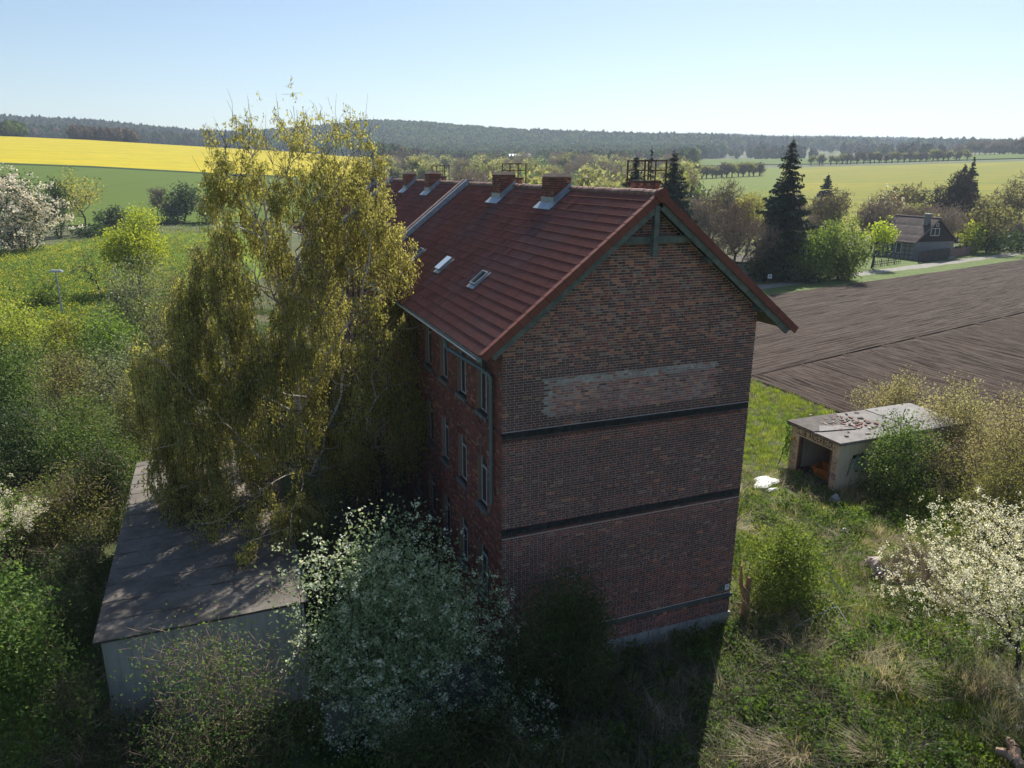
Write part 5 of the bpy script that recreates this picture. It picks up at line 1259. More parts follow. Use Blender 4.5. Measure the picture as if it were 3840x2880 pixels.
def stroke_mesh(b, pts, wd, proj):
    pts = np.array(pts, float)
    for a, c in zip(pts[:-1], pts[1:]):
        d = c-a; l = np.linalg.norm(d); 
        if l < 1e-6: continue
        d /= l; nn = np.array([-d[1], d[0]])*wd/2; a2 = a-d*wd*.3; c2 = c+d*wd*.3
        q = [proj(*(a2+nn)), proj(*(a2-nn)), proj(*(c2-nn)), proj(*(c2+nn))]; b.add(q, [[0, 1, 2, 3]])
lt = MB(); M_BLACKP = simple('black_paint', (.016, .016, .016), (.03, .03, .03), 10, .7)
txt = 'CLUB ANDERBECK!'; yc = 10.42; off = 0
for i, ch in enumerate(txt):
    wch = .19
    if ch == ' ': yc -= .15; continue
    lift = rng.normal(0, .012)
    for st in GL[ch]:
        off += 1
        stroke_mesh(lt, st, .20, lambda x, y_, yc=yc, l=lift, o=off: (hx0-.006-.0002*(o % 7), yc-x*.155, 2.12+l+y_*.30))
    yc -= wch if ch != '!' else .1
lt.obj('lettering', M_BLACKP, hut)
def circ(cx, cy, rx_, ry_, n=14, a0=0, a1=6.4): return [(cx+rx_*math.cos(a), cy+ry_*math.sin(a)) for a in np.linspace(a0, a1, n)]
def scrawl(strokes, wd, m_, proj, name='graffiti'):
    b = MB()
    for k, s in enumerate(strokes): stroke_mesh(b, s, wd, lambda x, y_, k=k: proj(x, y_, k))
    b.obj(name, m_, hut)
fp = lambda y0, z0: (lambda x, y_, k: (hx0-.005-.0006*k, y0-x, z0+y_))
scrawl([circ(.2, .55, .15, .17), circ(.15, .56, .035, .03), circ(.26, .56, .035, .03), [(.12, .38), (.1, .30), (.28, .28), (.27, .38)], [(.15, .44), (.25, .44)]], .018, M_BLACKP, fp(7.85, .75))
scrawl([circ(.2, .2, .19, .13), circ(.2, .16, .14, .07), [(.0, .3), (.1, .42), (.3, .4), (.4, .28)]], .016, simple('red_brown_paint', (.10, .04, .03), (.13, .06, .045), 9), fp(7.86, 1.35))
scrawl([[(0, .1), (.05, .3), (.12, .08), (.2, .32), (.28, .1), (.36, .28)], [(.02, .02), (.2, -.05), (.4, .0)], circ(.25, .12, .1, .08)], .03, simple('violet_paint', (.06, .04, .15), (.10, .07, .22), 9), fp(7.84, .62))
scrawl([circ(.25, .5, .17, .19), circ(.19, .52, .03, .03), circ(.31, .52, .03, .03), [(.15, .4), (.25, .35), (.36, .42)], circ(.27, .27, .06, .04)], .016, M_BLACKP, fp(10.72, 1.0))
scrawl([[(.05, .3), (.15, .45), (.3, .3), (.45, .4)], circ(.3, .15, .1, .1)], .03, M_BLACKP, fp(10.74, .6))
scrawl([[(.0, .0), (.2, .1), (.35, .02)], [(.05, .1), (.25, .2)]], .10, simple('yellow_paint', (.42, .28, .05), (.5, .34, .08), 6), fp(10.70, 1.62))
scrawl([[(.05, .1), (.25, .0)]], .12, simple('pale_yellow_paint', (.38, .30, .14), (.44, .35, .18), 6), fp(10.70, .35))
sp_ = lambda x0, z0: (lambda x, y_, k: (x0+x, hy0-.005-.0006*k, z0+y_))
scrawl([[(.0, .1), (.25, .95), (.4, 1.0), (.35, .3)], [(.5, .25), (.55, 1.0), (.75, 1.05), (.8, .2)], [(.95, .2), (1.0, .95), (1.4, .9)], [(1.0, .55), (1.3, .55)]], .17, simple('pale_green_paint', (.30, .38, .33), (.4, .47, .42), 4), sp_(21.5, .75))
scrawl([[(-.08, .0), (.2, 1.05), (.48, 1.1), (.42, .2), (.6, .15), (.62, 1.12), (.85, 1.15), (.88, .1), (1.5, .1)]], .05, M_BLACKP, sp_(21.5, .72))
bw = lambda x, y_, k: (hx0+5.19-.001*k, 9.9-x, .9+y_)
scrawl([circ(.4, .6, .25, .2), [(.2, .1), (.5, .5), (.8, .2), (1.0, .6)], [(.1, .9), (.6, 1.1)]], .05, M_BLACKP, bw)
scrawl([[(.3, .3), (.6, .7), (.9, .4)], [(.35, .15), (.8, .3)]], .06, simple('magenta_paint', (.25, .05, .12), (.32, .08, .16), 6), lambda x, y_, k: (hx0+5.17-.001*k, 9.8-x, .9+y_))
# orange tub inside
tub = empty('orange_tub', (21.75, 8.75, .02), .35, 'orange plastic tub lying in the opening of the hut', 'tub')
m = MB()
def taper(b, w0, d0, w1, d1, z0, z1, th=.05):
    def ring(w_, d_, z_): return [(-w_, -d_, z_), (w_, -d_, z_), (w_, d_, z_), (-w_, d_, z_)]
    v = ring(w0, d0, z0)+ring(w1, d1, z1)+ring(w1-th, d1-th, z1)+ring(w0-th, d0-th, z0+.05)
    f = [[0, 3, 2, 1]]
    for a in (0, 4, 8):
        f += [[a+i, a+(i+1) % 4, a+(i+1) % 4+4, a+i+4] for i in range(4)]
    f.append([12, 13, 14, 15]); b.add(v, f)
taper(m, .42, .62, .52, .75, 0, .55); m.obj('body', simple('orange_plastic', (.42, .15, .012), (.52, .20, .02), 4, .5), tub)
m = MB()
for (a, c) in (((-.56, -.79), (.56, -.79)), ((-.56, .79), (.56, .79))): m.beam((a[0], a[1], .545), (c[0], c[1], .545), .09, .05)
for sx in (-.56, .56): m.beam((sx, -.745, .545), (sx, .745, .545), .09, .05)
m.obj('rim', simple('orange_rim', (.40, .13, .012), (.46, .16, .02), 4, .5), tub)
# things lying in the grass
def rag(name, pos, w_, d_, h_, m_, label, cat, n=12, rot=0):
    b = MB(); xs = np.linspace(-1, 1, n); X, Y = np.meshgrid(xs, xs, indexing='ij'); rr = np.sqrt(X**2+Y**2)
    sh = 1+.18*np.sin(np.arctan2(Y, X)*3+rng.uniform(0, 6))+.1*np.sin(np.arctan2(Y, X)*5)
    Z = h_*np.clip(1.15-rr**2*.75, 0, 1)+rng.normal(0, h_*.10, X.shape); Z[[0, -1], :] = 0; Z[:, [0, -1]] = 0
    Xc, Yc = X*w_*sh*np.sqrt(1-Y**2/2.4), Y*d_*sh*np.sqrt(1-X**2/2.4); c_, s_ = math.cos(rot), math.sin(rot)
    b.grid(np.stack([pos[0]+Xc*c_-Yc*s_, pos[1]+Xc*s_+Yc*c_, pos[2]+Z], -1)); o = b.obj(name, m_, smooth=False); return tag(o, label, cat)
M_WHITE = simple('white_foil', (.78, .78, .77), (.86, .86, .85), 3, .5)
p0 = at(1651, 1046); rag('white_sheet', (p0[0], p0[1], .12), .9, .5, .12, M_WHITE, 'crumpled white sheet lying on the grass in front of the hut', 'sheet', rot=.5)
p0 = at(1668, 1062); rag('white_scrap', (p0[0], p0[1], .08), .35, .12, .10, M_WHITE, 'narrow white scrap just below the crumpled sheet', 'scrap', 8)
p0 = at(1885, 1226); rag('cloth_bundle', (p0[0], p0[1], .15), .40, .28, .30, simple('pink_cloth', (.45, .36, .31), (.55, .46, .41), 4), 'pale pink cloth bundle on the rubbish heap in the clearing', 'cloth', 10)
p0 = at(1905, 1250); rag('black_bag', (p0[0], p0[1], .10), .55, .35, .30, simple('black_plastic', (.02, .022, .026), (.05, .05, .055), 6, .35), 'crumpled black plastic bag below the pink cloth bundle', 'bag', 14)
p0 = at(1932, 1262); bx = empty('cardboard_box', (p0[0], p0[1], .12), .6, 'small orange and white carton right of the black bag', 'box')
m = MB(); m.box((-.16, -.12, 0), (.0, .12, .24)); m.obj('orange_side', simple('orange_card', (.5, .2, .02), (.55, .25, .04), 6), bx); m = MB(); m.box((.002, -.12, 0), (.18, .12, .235)); m.obj('white_side', simple('white_card', (.6, .62, .65), (.7, .7, .72), 6), bx)
p0 = at(1822, 1157); rag('white_scrap', (p0[0], p0[1], .22), .13, .10, .15, M_WHITE, 'tiny white scrap in the grass above the elder bush', 'scrap', 6)
p0 = at(2070, 1100); p0 = at(1803, 1086); rag('grey_sack', (p0[0], p0[1], .1), .28, .22, .3, simple('grey_sack', (.30, .31, .33), (.42, .42, .44), 4), 'grey sack on the ground below the right pier of the hut', 'sack', 10)
# bent pipe frame
pf_ = empty('pipe_frame', tuple(at(1760, 1330)), 0, 'bent grey steel pipe frame lying in the weeds', 'frame')
def rel(u, v, z): q = at(u, v, z)-at(1760, 1330); return tuple(q)
M_PIPE = simple('galvanised_pipe', (.15, .18, .18), (.24, .27, .27), 5, .6, .2, .003, .4)
m = MB(); m.path([rel(1711, 1356, .25), rel(1799, 1313, .55), rel(1810, 1312, .52), rel(1830, 1345, .30)], .022, 8); m.obj('long_pipe', M_PIPE, pf_)
m = MB(); m.path([rel(1779, 1248, .75), rel(1783, 1236, 1.05), rel(1789, 1237, 1.05), rel(1829, 1298, .25)], .020, 8); m.obj('upright_pipe', M_PIPE, pf_)
m = MB(); m.path([rel(1772, 1283, .45), rel(1800, 1305, .50)], .022, 6); m.path([rel(1778, 1276, .7), rel(1781, 1300, .25)], .025, 6); m.obj('brace', simple('bleached_wood', (.36, .33, .28), (.46, .42, .36), 8), pf_)
# sawn stump under the elder
st = at(1606, 1345); stp = empty('tree_stump', (st[0], st[1], 0), 0, 'reddish brown sawn trunk at the corner of the gable under the elder', 'stump')
m = MB(); m.path([(0, 0, -.1), (.03, .02, .5), (.07, .08, 1.1), (.16, .10, 1.7)], [.17, .14, .12, .09], 9); m.path([(.05, .05, .9), (-.15, .15, 1.5), (-.18, .2, 2.2)], [.10, .08, .03], 7); m.obj('wood', simple('peeled_wood', (.19, .10, .045), (.30, .18, .085), 5, .85, .6, .02), stp)
m = MB()
for q in range(9): m.beam((rng.normal(0, .1), rng.normal(0, .1), .7+.1*q), (rng.normal(-.2, .35), rng.normal(-.1, .3), .9+.12*q), .02, .012)
m.obj('splinter', simple('splinters', (.3, .24, .17), (.4, .33, .25), 8), stp)
# logs at the lower right corner
for (u, v, rz, r_, l_, lb) in ((2190, 1648, .9, .13, .9, 'pinkish broken log at the bottom right corner'), (2176, 1655, 1.9, .11, .6, 'second pinkish log leaning under the broken one')):
    q = at(u, v); o = empty('log', (q[0], q[1], .25), rz, lb, 'log'); m = MB(); m.path([(-l_/2, 0, 0), (-.1, .04, .05), (.1, .0, .12), (l_/2, .06, .1)], [r_, r_*.9, r_*1.05, r_*.8], 9); m.obj('wood', simple('pink_wood', (.30, .19, .13), (.42, .28, .2), 5, .85, .7, .03), o)
    m = MB(); m.path([(l_/2-.005, .06, .1), (l_/2+.02, .062, .1)], r_*.7, 9); m.obj('cut_end', simple('cut_wood', (.45, .35, .24), (.52, .42, .30), 9), o)

# ================================================================== cottage and gardens
vd = np.array([math.sin(azim(1990)), math.cos(azim(1990))]); rt_ = np.array([vd[1], -vd[0]])
cc_ = at(1971, 561); 
th = math.radians(44)
e1 = math.cos(th)*rt_-math.sin(th)*vd            # along the ridge, to the right and nearer
cot = empty('cottage', (cc_[0], cc_[1], 0), math.atan2(e1[1], e1[0]), 'half timbered garden cottage with a mossy tiled roof beside the track', 'cottage')
CL, CW, CE, CR = 9.8, 9.4, 3.5, 7.5                 # local: x along ridge (gable at x=0), y away
M_CWALL = simple('cottage_render', (.19, .185, .18), (.27, .26, .25), 3, .9); M_CDARK = simple('dark_boarding', (.028, .024, .023), (.05, .042, .04), 5, .9, .4, .02, stretch=(4, 4, .4)); M_CBEAM = simple('cottage_beam', (.04, .038, .036), (.07, .065, .06), 6)
m = MB(); m.box((-CL, 0, -.2), (-.02, CW, CE)); m.obj('wall', M_CWALL, cot)
m = MB(); prism_v = [(0, -.0), (0, CW)]
g3 = MB(); v = [(0.0, 0, CE-.3), (0.0, CW, CE-.3), (0.0, CW/2, CR-.1), (-.15, 0, CE-.3), (-.15, CW, CE-.3), (-.15, CW/2, CR-.1)]
g3.add(v, [[0, 1, 2], [3, 5, 4]]); g3.add(v, [[0, 3, 4, 1], [1, 4, 5, 2], [2, 5, 3, 0]]); g3.obj('gable_boarding', M_CDARK, cot)
m = MB()
for x in np.arange(-CL+.4, -.3, 1.05): m.box((x-.07, -.035, 0), (x+.07, .02, CE-.35))
for zz in (.75, 1.55, 2.35): m.box((-CL+.2, -.045, zz-.06), (-.1, .015, zz+.06))
m.obj('timber_frame', M_CBEAM, cot)
t = NT('mossy_tiles'); p = t.pos(); n1 = t.noise(p, .9, 5, .75); n2 = t.noise(p, 6, 4)
c = t.mix(t.ramp(n1, [(.42, 0.), (.58, 1.)]), (.11, .068, .06), (.035, .032, .03)); c = t.mix(t.ramp(n2, [(.6, 0.), (.75, .7)]), c, (.17, .145, .13)); M_CROOF = t.pbr(c, .85, t.bump(n2, .4, .03))
b = MB(); sl_ = math.hypot(CW/2+.5, CR-CE+.4)
for side in (0, 1):
    nx = 100; xs = np.linspace(-CL-.4, .55, nx); ss = np.linspace(0, 1, 15)
    X, Sg = np.meshgrid(xs, ss, indexing='ij'); yv = CW/2+(-1 if side == 0 else 1)*Sg*(CW/2+.6); zv = CR-Sg*(CR-CE+.45)+.055*np.abs(np.sin(X*math.pi/.42))+.05*((Sg*14) % 1 < .01)
    b.grid(np.stack([X, yv, zv], -1))
    b.grid(np.stack([X, yv, CR-Sg*(CR-CE+.45)-.12], -1))
cr = b.obj('roof', M_CROOF, cot)
m = MB(); m.beam((-CL-.4, CW/2, CR+.08), (.58, CW/2, CR+.08), .28, .14); m.obj('ridge_cap', simple('pale_ridge', (.30, .26, .25), (.38, .34, .32), 6), cr)
m = MB()
for s in (-1, 1): m.beam((.5, CW/2, CR-.08), (.5, CW/2+s*(CW/2+.6), CE-.53), .06, .24)
m.obj('barge_board', simple('barge', (.20, .13, .12), (.27, .19, .17), 6), cr)
m = MB(); m.box((-1.6, 3.0, CE+1), (-.8, 3.8, CR+.65)); ch = m.obj('chimney', simple('grey_chimney', (.16, .16, .16), (.24, .24, .23), 4), cr); m = MB(); m.box((-1.75, 2.85, CR+.68), (-.65, 3.95, CR+.80)); m.obj('cap', simple('chimney_slab', (.5, .5, .48), (.6, .6, .58), 5), ch)
def cwin(lo, hi, ax, nmull):
    lo = np.array(lo, float); hi = np.array(hi, float); m = MB(); e = .10
    if ax == 'x':
        y0, y1, z0, z1 = lo[1], hi[1], lo[2], hi[2]; x0 = lo[0]
        m.box((x0, y0, z0), (x0+.07, y0+e, z1)); m.box((x0, y1-e, z0), (x0+.07, y1, z1)); m.box((x0, y0+e, z0), (x0+.07, y1-e, z0+e)); m.box((x0, y0+e, z1-e), (x0+.07, y1-e, z1))
        for k in range(nmull): yy_ = y0+(y1-y0)*(k+1)/(nmull+1); m.box((x0, yy_-.05, z0+e), (x0+.06, yy_+.05, z1-e))
        o = m.obj('window', simple('white_window', (.66, .67, .68), (.74, .75, .76), 5, .5), cot); g_ = MB(); g_.box((x0+.012, y0+e, z0+e), (x0+.02, y1-e, z1-e)); g_.obj('pane', M_GLASS, o)
    else:
        x0, x1, z0, z1 = lo[0], hi[0], lo[2], hi[2]; y0 = lo[1]
        m.box((x0, y0-.07, z0), (x0+e, y0, z1)); m.box((x1-e, y0-.07, z0), (x1, y0, z1)); m.box((x0+e, y0-.07, z0), (x1-e, y0, z0+e)); m.box((x0+e, y0-.07, z1-e), (x1-e, y0, z1))
        o = m.obj('window', simple('white_window', (.66, .67, .68), (.74, .75, .76), 5, .5), cot); g_ = MB(); g_.box((x0+e, y0-.02, z0+e), (x1-e, y0-.012, z1-e)); g_.obj('pane', M_GLASS, o)
cwin((.01, 3.3, 4.3), (.01, 5.4, 5.7), 'x', 1); cwin((.01, 4.4, 6.0), (.01, 5.0, 6.6), 'x', 0)
cwin((-4.2, -.05, .9), (-2.9, -.05, 2.9), 'y', 0)
m = MB(); m.box((.02, .3, -.2), (1.1, CW-.3, .4)); m.obj('step', M_CWALL, cot)
# board fences beside the cottage: every board a part
def fence(label, u0, v0, u1, v1, hgt, m_, cat='fence', bw_=.22, gap=.03, name='board_fence', group=None, post=None):
    a, c = at(u0, v0), at(u1, v1); Ln = np.linalg.norm(c-a); d = (c-a)/Ln
    root = empty(name, tuple(a), math.atan2(d[1], d[0]), label, cat, group); n = int(Ln/(bw_+gap))
    b = MB(); b.box((-bw_/2+.005, -.015, .05), (bw_/2-.005, .015, hgt)); me = b.mesh('board', m_)
    for i in range(min(n, 290)):
        o = link('board', me, root, ((i+.5)*(bw_+gap), rng.normal(0, .008), rng.normal(0, .02))); o.rotation_euler = (0, rng.normal(0, .012), 0)
    b = MB(); b.box((0, .02, .35), (Ln, .07, .45)); b.box((0, .02, hgt-.45), (Ln, .07, hgt-.35))
    for i in range(int(Ln/2.4)+1): b.box((min(i*2.4, Ln)-.06, .021, 0), (min(i*2.4, Ln)+.06, .14, hgt+.05))
    b.obj('rail', m_, root); return root
M_FD = simple('dark_fence', (.04, .036, .036), (.07, .062, .06), 6); M_FR = simple('red_brown_fence', (.17, .10, .09), (.23, .145, .13), 6); M_FG = simple('grey_fence', (.26, .27, .28), (.36, .37, .38), 6)
fence('dark board fence in front of the cottage gable', 1984, 568, 2049, 560, 2.1, M_FD); fence('red brown board fence right of the cottage', 2050, 559, 2100, 549, 1.7, M_FR)
fence('low dark picket fence in front of the half timbered wall', 1888, 577, 1946, 569, 1.2, M_FD, bw_=.12, gap=.5, name='picket_fence')
fence('pale grey picket fence beside the gable verge', 1604, 608, 1648, 604, 1.5, M_FG, bw_=.16, gap=.14, name='picket_fence')
fence('dark weathered board fence along the track at right', 2062, 550, 2215, 520, 1.6, M_FD, bw_=.5, gap=.05)
# parasol behind the fence
pr = at(2046, 553); par_ = empty('parasol', (pr[0], pr[1]+3, 0), 0, 'half open pale parasol behind the red brown fence', 'parasol'); m = MB(); an = np.linspace(0, 2*np.pi, 9)
m.add([(0, 0, 3.0)]+[(1.9*math.cos(a), 1.9*math.sin(a), 2.35) for a in an], [[0, i, i+1] for i in range(1, 9)]); m.add([(0, 0, 2.9)]+[(1.9*math.cos(a), 1.9*math.sin(a), 2.2) for a in an], [[0, i+1, i] for i in range(1, 9)]); m.obj('canopy', simple('parasol_cloth', (.55, .53, .5), (.66, .64, .6), 3), par_)
m = MB(); m.path([(0, 0, 0), (0, 0, 3.05)], .03, 6); m.obj('pole', M_FG, par_)
# garden shed by the verge
s0 = at(1650, 606); shed = empty('garden_shed', (s0[0]+1.5, s0[1]+2.0, 0), -.75, 'dark garden shed with a teal door beside the gable verge', 'shed')
m = MB(); m.box((-4.5, 0, 0), (2.6, 3, 2.3)); m.obj('wall', M_CDARK, shed)
m = MB(); v = [(-4.8, -.4, 2.3), (2.9, -.4, 2.3), (2.9, 3.3, 2.9), (-4.8, 3.3, 2.9)]; v += [(a, b__, c_+.1) for a, b__, c_ in v]; m.add(v, [[0, 3, 2, 1], [4, 5, 6, 7], [0, 1, 5, 4], [1, 2, 6, 5], [2, 3, 7, 6], [3, 0, 4, 7]]); m.obj('roof', M_FELTD, shed)
m = MB(); m.box((-3.9, -.04, .1), (-2.7, .0, 2.0)); m.obj('door', simple('teal_door', (.16, .24, .26), (.22, .31, .33), 4), shed)
for (x, w_, tl, lb) in ((3.6, 1.7, .12, 'leaning brown board panel beside the garden shed'), (6.2, 2.2, -.1, 'pale tilted board panel right of the garden shed')):
    q = np.array([s0[0]+1.5, s0[1]+2.0])+x*np.array([math.cos(-.75), math.sin(-.75)]); pn = MB(); pn.box((-w_/2, -.04, 0), (w_/2, .04, 2.5)); o = pn.obj('leaning_screen', simple('panel_wood', (.10, .085, .07), (.15, .13, .11), 4)); o.location = (q[0], q[1], 0); o.rotation_euler = (.05, tl, -.75); tag(o, lb, 'panel')
q = at(1663, 597, 1.2); nb_ = MB(); nb_.box((-.28, -.02, -.3), (.28, .0, .3)); o = nb_.obj('notice_board', simple('white_notice', (.62, .64, .66), (.7, .72, .74), 5)); o.location = tuple(q); o.rotation_euler = (0, 0, -.75); tag(o, 'small white notice on a post in front of the shed', 'sign')
nb_ = MB(); nb_.box((-.04, .001, -1.2), (.04, .06, .3)); nb_.obj('post', M_FD, o); nb_ = MB(); nb_.box((-.12, -.024, -.1), (.12, -.021, .14)); nb_.obj('print', marks_mat, o)
# hut at the far right
q = at(2212, 522); h2 = empty('summer_house', (q[0], q[1], 0), -.6, 'low dark summer house at the right frame edge', 'hut'); m = MB(); m.box((-3, 0, 0), (5, 4, 2.6)); m.obj('wall', M_CDARK, h2); m = MB(); m.box((-3.3, -.3, 2.602), (5.3, 4.3, 2.8)); m.obj('roof', M_FELT, h2); m = MB(); m.box((-2.4, -.05, 1.0), (-1.7, -.002, 2.2)); m.obj('window', M_FRAME, h2)
# far industrial hall
x, y = pol(820, azim(1117)); zg = float(height(x, y)); hb_ = empty('industrial_hall', (x, y, CAM[2]+elev(1117, 343)*820-1), -azim(1117), 'long pale industrial hall with a white roof in the valley', 'hall')
m = MB(); m.box((-17, 0, -8), (14, 22, 3.2)); m.obj('wall', simple('hall_wall', (.30, .33, .36), (.36, .39, .42), .3), hb_)
m = MB(); v = [(-17.5, -.6, 3.21), (14.5, -.6, 3.21), (14.5, 11, 6.2), (-17.5, 11, 6.2), (-17.5, 22.6, 3.21), (14.5, 22.6, 3.21)]; m.add(v, [[0, 1, 2, 3], [3, 2, 5, 4]]); m.obj('roof', simple('hall_roof', (.72, .75, .78), (.8, .82, .84), .2, .5), hb_)
m = MB(); m.box((14.1, 3, -8), (27, 20, 2.4)); m.obj('side_wing', simple('hall_wing', (.55, .58, .6), (.62, .65, .68), .3), hb_)

# ================================================================== grass, herbs, dead stalks
def tuft(seed, n, h, spread, lean, wd, curve=.5, bias=(0, 0)):
    r_ = np.random.default_rng(seed); b = MB(); an = r_.uniform(0, 6.28, n); rr = spread*np.sqrt(r_.random(n)); ln = h*r_.uniform(.55, 1.15, n)
    p = np.stack([rr*np.cos(an), rr*np.sin(an), np.zeros(n)-.02], 1); dr = np.stack([np.cos(an+r_.normal(0, .8, n)), np.sin(an+r_.normal(0, .8, n)), 0*an], 1)*lean*r_.uniform(.3, 1.2, n)[:, None]+np.array([bias[0], bias[1], 0])*r_.uniform(.3, 1, n)[:, None]
    m_ = 3; pts = [p+dr*ln[:, None]*f**1.6+np.array([0, 0, 1])*(ln*(f-curve*lean*f*f*.55))[:, None] for f in np.linspace(0, 1, m_+1)]
    sd = np.cross(dr+1e-3, [0, 0, 1.]); sd /= np.linalg.norm(sd, axis=1, keepdims=True); ti = r_.random(n)
    for k in range(m_):
        w0, w1 = wd*(1-k/m_)*.5+.001, wd*(1-(k+1)/m_)*.5+.001
        v = np.stack([pts[k]-sd*w0, pts[k]+sd*w0, pts[k+1]+sd*w1, pts[k+1]-sd*w1], 1).reshape(-1, 3); b.add(v, np.arange(4*n).reshape(-1, 4), np.repeat(ti, 4))
    return b
def herb(seed, n, h, spread, L):
    r_ = np.random.default_rng(seed); b = MB(); p = r_.normal(0, spread*.5, (n, 3)); p[:, 2] = h*r_.random(n)**.7*np.exp(-(p[:, 0]**2+p[:, 1]**2)/(spread**2)); a = r_.normal(0, 1, (n, 3)); a[:, 2] += .35; a /= np.linalg.norm(a, axis=1, keepdims=True)
    s = np.cross(a, r_.normal(0, 1, (n, 3))); s /= np.linalg.norm(s, axis=1, keepdims=True); sc = r_.uniform(.6, 1.2, (n, 1)); b.blades(p, a*L*sc, s*L*.28*sc, r_.random(n)); return b
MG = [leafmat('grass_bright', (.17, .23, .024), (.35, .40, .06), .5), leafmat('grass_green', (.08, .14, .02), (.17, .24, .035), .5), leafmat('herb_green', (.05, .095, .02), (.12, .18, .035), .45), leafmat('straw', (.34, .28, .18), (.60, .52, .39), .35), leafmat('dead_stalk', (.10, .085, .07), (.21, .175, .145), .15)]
def field_scatter(name, label, n, region, srcs, s, z=0.0, dens=None, cat='grass', tilt=.1):
    (xa, xb), (ya, yb) = region; x = rng.uniform(xa, xb, n); y = rng.uniform(ya, yb, n)
    inb = (x > -.3) & (x < 8.9) & (y > -.1) & (y < 49); ina = (x > ax0-.1) & (x < ax1+.1) & (y > ay0-.1) & (y < ay1); inh = (x > hx0-.0) & (x < hx1) & (y > hy0) & (y < hy1); fld = (x > 30.4)
    k = ~(inb | ina | inh | fld)
    if dens is not None: k &= rng.random(n) < dens(x, y)
    x, y = x[k], y[k]; n = len(x)
    o = scatter(name, np.stack([x, y, np.full(n, z)], 1), rng.uniform(*s, n), np.stack([rng.normal(0, tilt, n), rng.normal(0, tilt, n), rng.uniform(0, 6.28, n)], 1), srcs)
    return tag(o, label, cat, kind='stuff')
def pn(x, y, f, s=0.): return .5+.25*(np.sin(x*f+1.7*np.sin(y*f*.7+s)+s)+np.sin(y*f*1.13+1.3*np.sin(x*f*.9-s)+2*s))
tg = [tuft(1, 34, .34, .22, .7, .016).mesh('grass_a', MG[0]), tuft(2, 30, .42, .2, .8, .016).mesh('grass_b', MG[1]), tuft(3, 34, .28, .25, .6, .018).mesh('grass_c', MG[0])]
field_scatter('meadow_grass', 'bright green grass covering the sunny meadow', 17000, ((8.6, 30.4), (-14, 62)), tg, (.7, 1.35), dens=lambda x, y: np.clip(.35+.9*pn(x, y, .55)+(y-6)*.03, .15, 1))
hb2 = [herb(5, 90, .55, .5, .13).mesh('herb_a', MG[2]), herb(6, 80, .42, .45, .12).mesh('herb_b', MG[1]), herb(7, 70, .7, .45, .14).mesh('herb_c', MG[2])]
field_scatter('ground_elder', 'leafy green weeds covering the clearing right of the gable', 3600, ((6.0, 30.0), (-15, 9)), hb2, (.6, 1.25), dens=lambda x, y: np.clip(1.15*pn(x, y, .8, 2.)-.12+.25*(x < 13), .05, 1), cat='weeds')
ts = [tuft(11, 40, .7, .3, .8, .011, .8, (.7, 0)).mesh('straw_a', MG[3]), tuft(12, 34, .8, .35, .8, .011, .85, (.9, .3)).mesh('straw_b', MG[3]), tuft(13, 30, .6, .3, 1.3, .012, .8).mesh('straw_c', MG[4])]
field_scatter('dry_grass', 'pale dry grass bent over in the clearing', 4600, ((3.0, 30.0), (-15, 12)), ts, (.6, 1.2), dens=lambda x, y: np.clip(1.6*pn(x, y, .62, 4.)-.32, .02, 1), tilt=.3, cat='dry grass')
field_scatter('dry_grass', 'pale dry grass tufts mixed into the meadow beside the building', 900, ((8.8, 30.3), (9, 40)), ts, (.4, .7), dens=lambda x, y: np.clip(1.4*pn(x, y, .9, 1.)-.4, .02, 1), tilt=.3, cat='dry grass')
# single big straw tussocks
TUS = tuft(21, 170, 1.0, .38, .55, .012, .8, (.9, .2)).mesh('blades', MG[3])
for (u, v, s, lb) in ((1350*1.27, 1640, 1.15, 'large bleached straw tussock at the bottom edge right of the building shadow'), (1925, 1480, 1.25, 'tall bleached straw tussock in the middle of the clearing'), (2085, 1490, 1.2, 'bent straw tussock left of the blossoming fruit tree'), (1640, 1645, .9, 'small straw tussock beside the shadow edge at the bottom'), (1880, 1640, 1.0, 'flattened straw tussock at the bottom frame edge'), (1895, 1150, .8, 'grey straw tussock below the dense green shrub')):
    q = at(u, v); o = empty('straw_tussock', (q[0], q[1], 0), rng.uniform(0, 6), lb, 'tussock', 'straw tussocks in the clearing'); link('blades', TUS, o); o.rotation_euler[2] = rng.normal(3.4, .5); o.scale = (s, s, s)
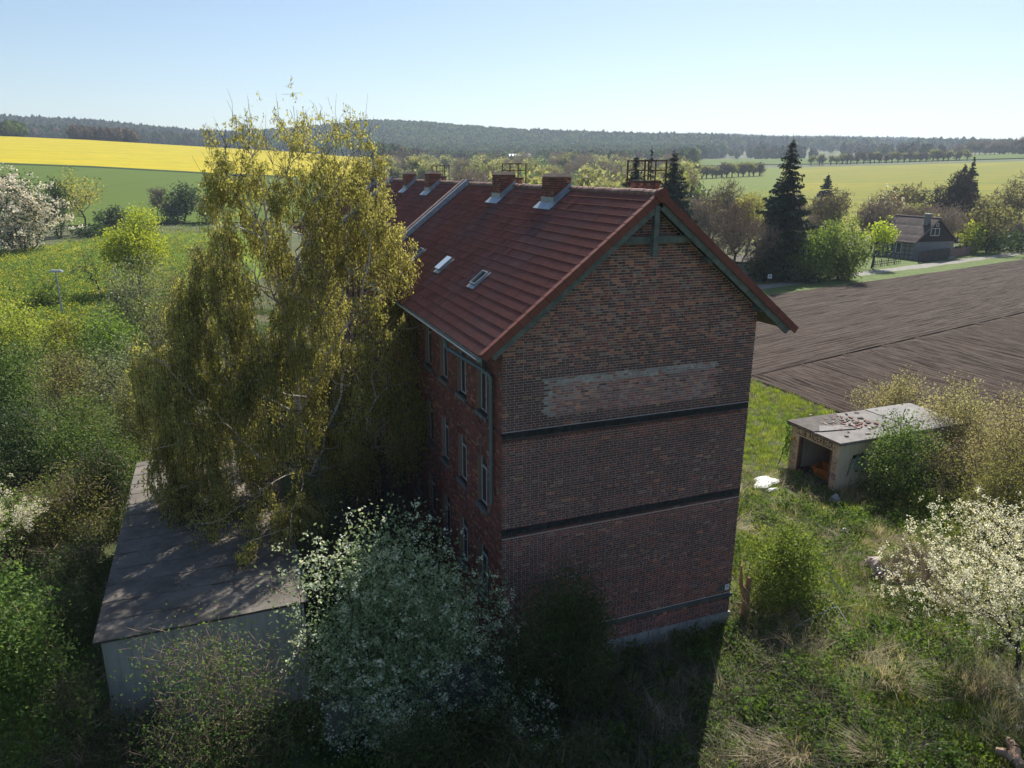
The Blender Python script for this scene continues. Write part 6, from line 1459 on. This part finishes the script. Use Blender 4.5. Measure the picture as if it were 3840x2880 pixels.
# dead brush in the building's shadow and yard weeds on the left
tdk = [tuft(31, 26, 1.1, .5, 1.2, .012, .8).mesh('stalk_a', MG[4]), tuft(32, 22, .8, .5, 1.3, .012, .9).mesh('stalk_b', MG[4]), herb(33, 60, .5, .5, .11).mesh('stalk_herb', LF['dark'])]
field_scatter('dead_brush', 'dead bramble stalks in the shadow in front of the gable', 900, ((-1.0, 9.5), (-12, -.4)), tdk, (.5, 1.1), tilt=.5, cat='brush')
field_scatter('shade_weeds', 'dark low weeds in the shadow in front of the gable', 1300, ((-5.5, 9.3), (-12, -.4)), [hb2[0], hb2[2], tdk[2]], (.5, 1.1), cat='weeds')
field_scatter('yard_weeds', 'dark weeds between the shrubs of the left yard', 5200, ((-42, -.4), (-8, 70)), [hb2[0], hb2[2], tg[1], tdk[1]], (.6, 1.3), cat='weeds')
# clumps that give the thin rapeseed its texture
rc = [herb(41, 40, .8, .9, .26).mesh('rape_green', LF['mid']), herb(42, 40, .9, .9, .22).mesh('rape_flower', leafmat('rape_flower', (.30, .29, .02), (.45, .41, .03), .4)), herb(43, 40, .9, .9, .24).mesh('rape_mixed', LF['fresh'])]
n = 11000; uu = rng.uniform(-60, 520, n); vv = 482+rng.random(n)**.8*255; Pq = np.array([at(a, b__) for a, b__ in zip(uu, vv)])
from mathutils.geometry import intersect_point_line
def inpoly(x, y, poly):
    r = np.zeros(len(x), bool); j = len(poly)-1
    for i in range(len(poly)):
        xi, yi = poly[i]; xj, yj = poly[j]; c_ = ((yi > y) != (yj > y)) & (x < (xj-xi)*(y-yi)/((yj-yi) or 1e-9)+xi); r ^= c_; j = i
    return r
k = inpoly(Pq[:, 0], Pq[:, 1], NR); Pq = Pq[k]; n = len(Pq)
o = scatter('rapeseed_plants', Pq*np.array([1, 1, 0]), rng.uniform(.7, 1.3, n), np.stack([0*Pq[:, 0], 0*Pq[:, 0], rng.uniform(0, 6.28, n)], 1), rc); tag(o, 'thin flowering rapeseed plants in the field behind the lamp post', 'crop', kind='stuff')
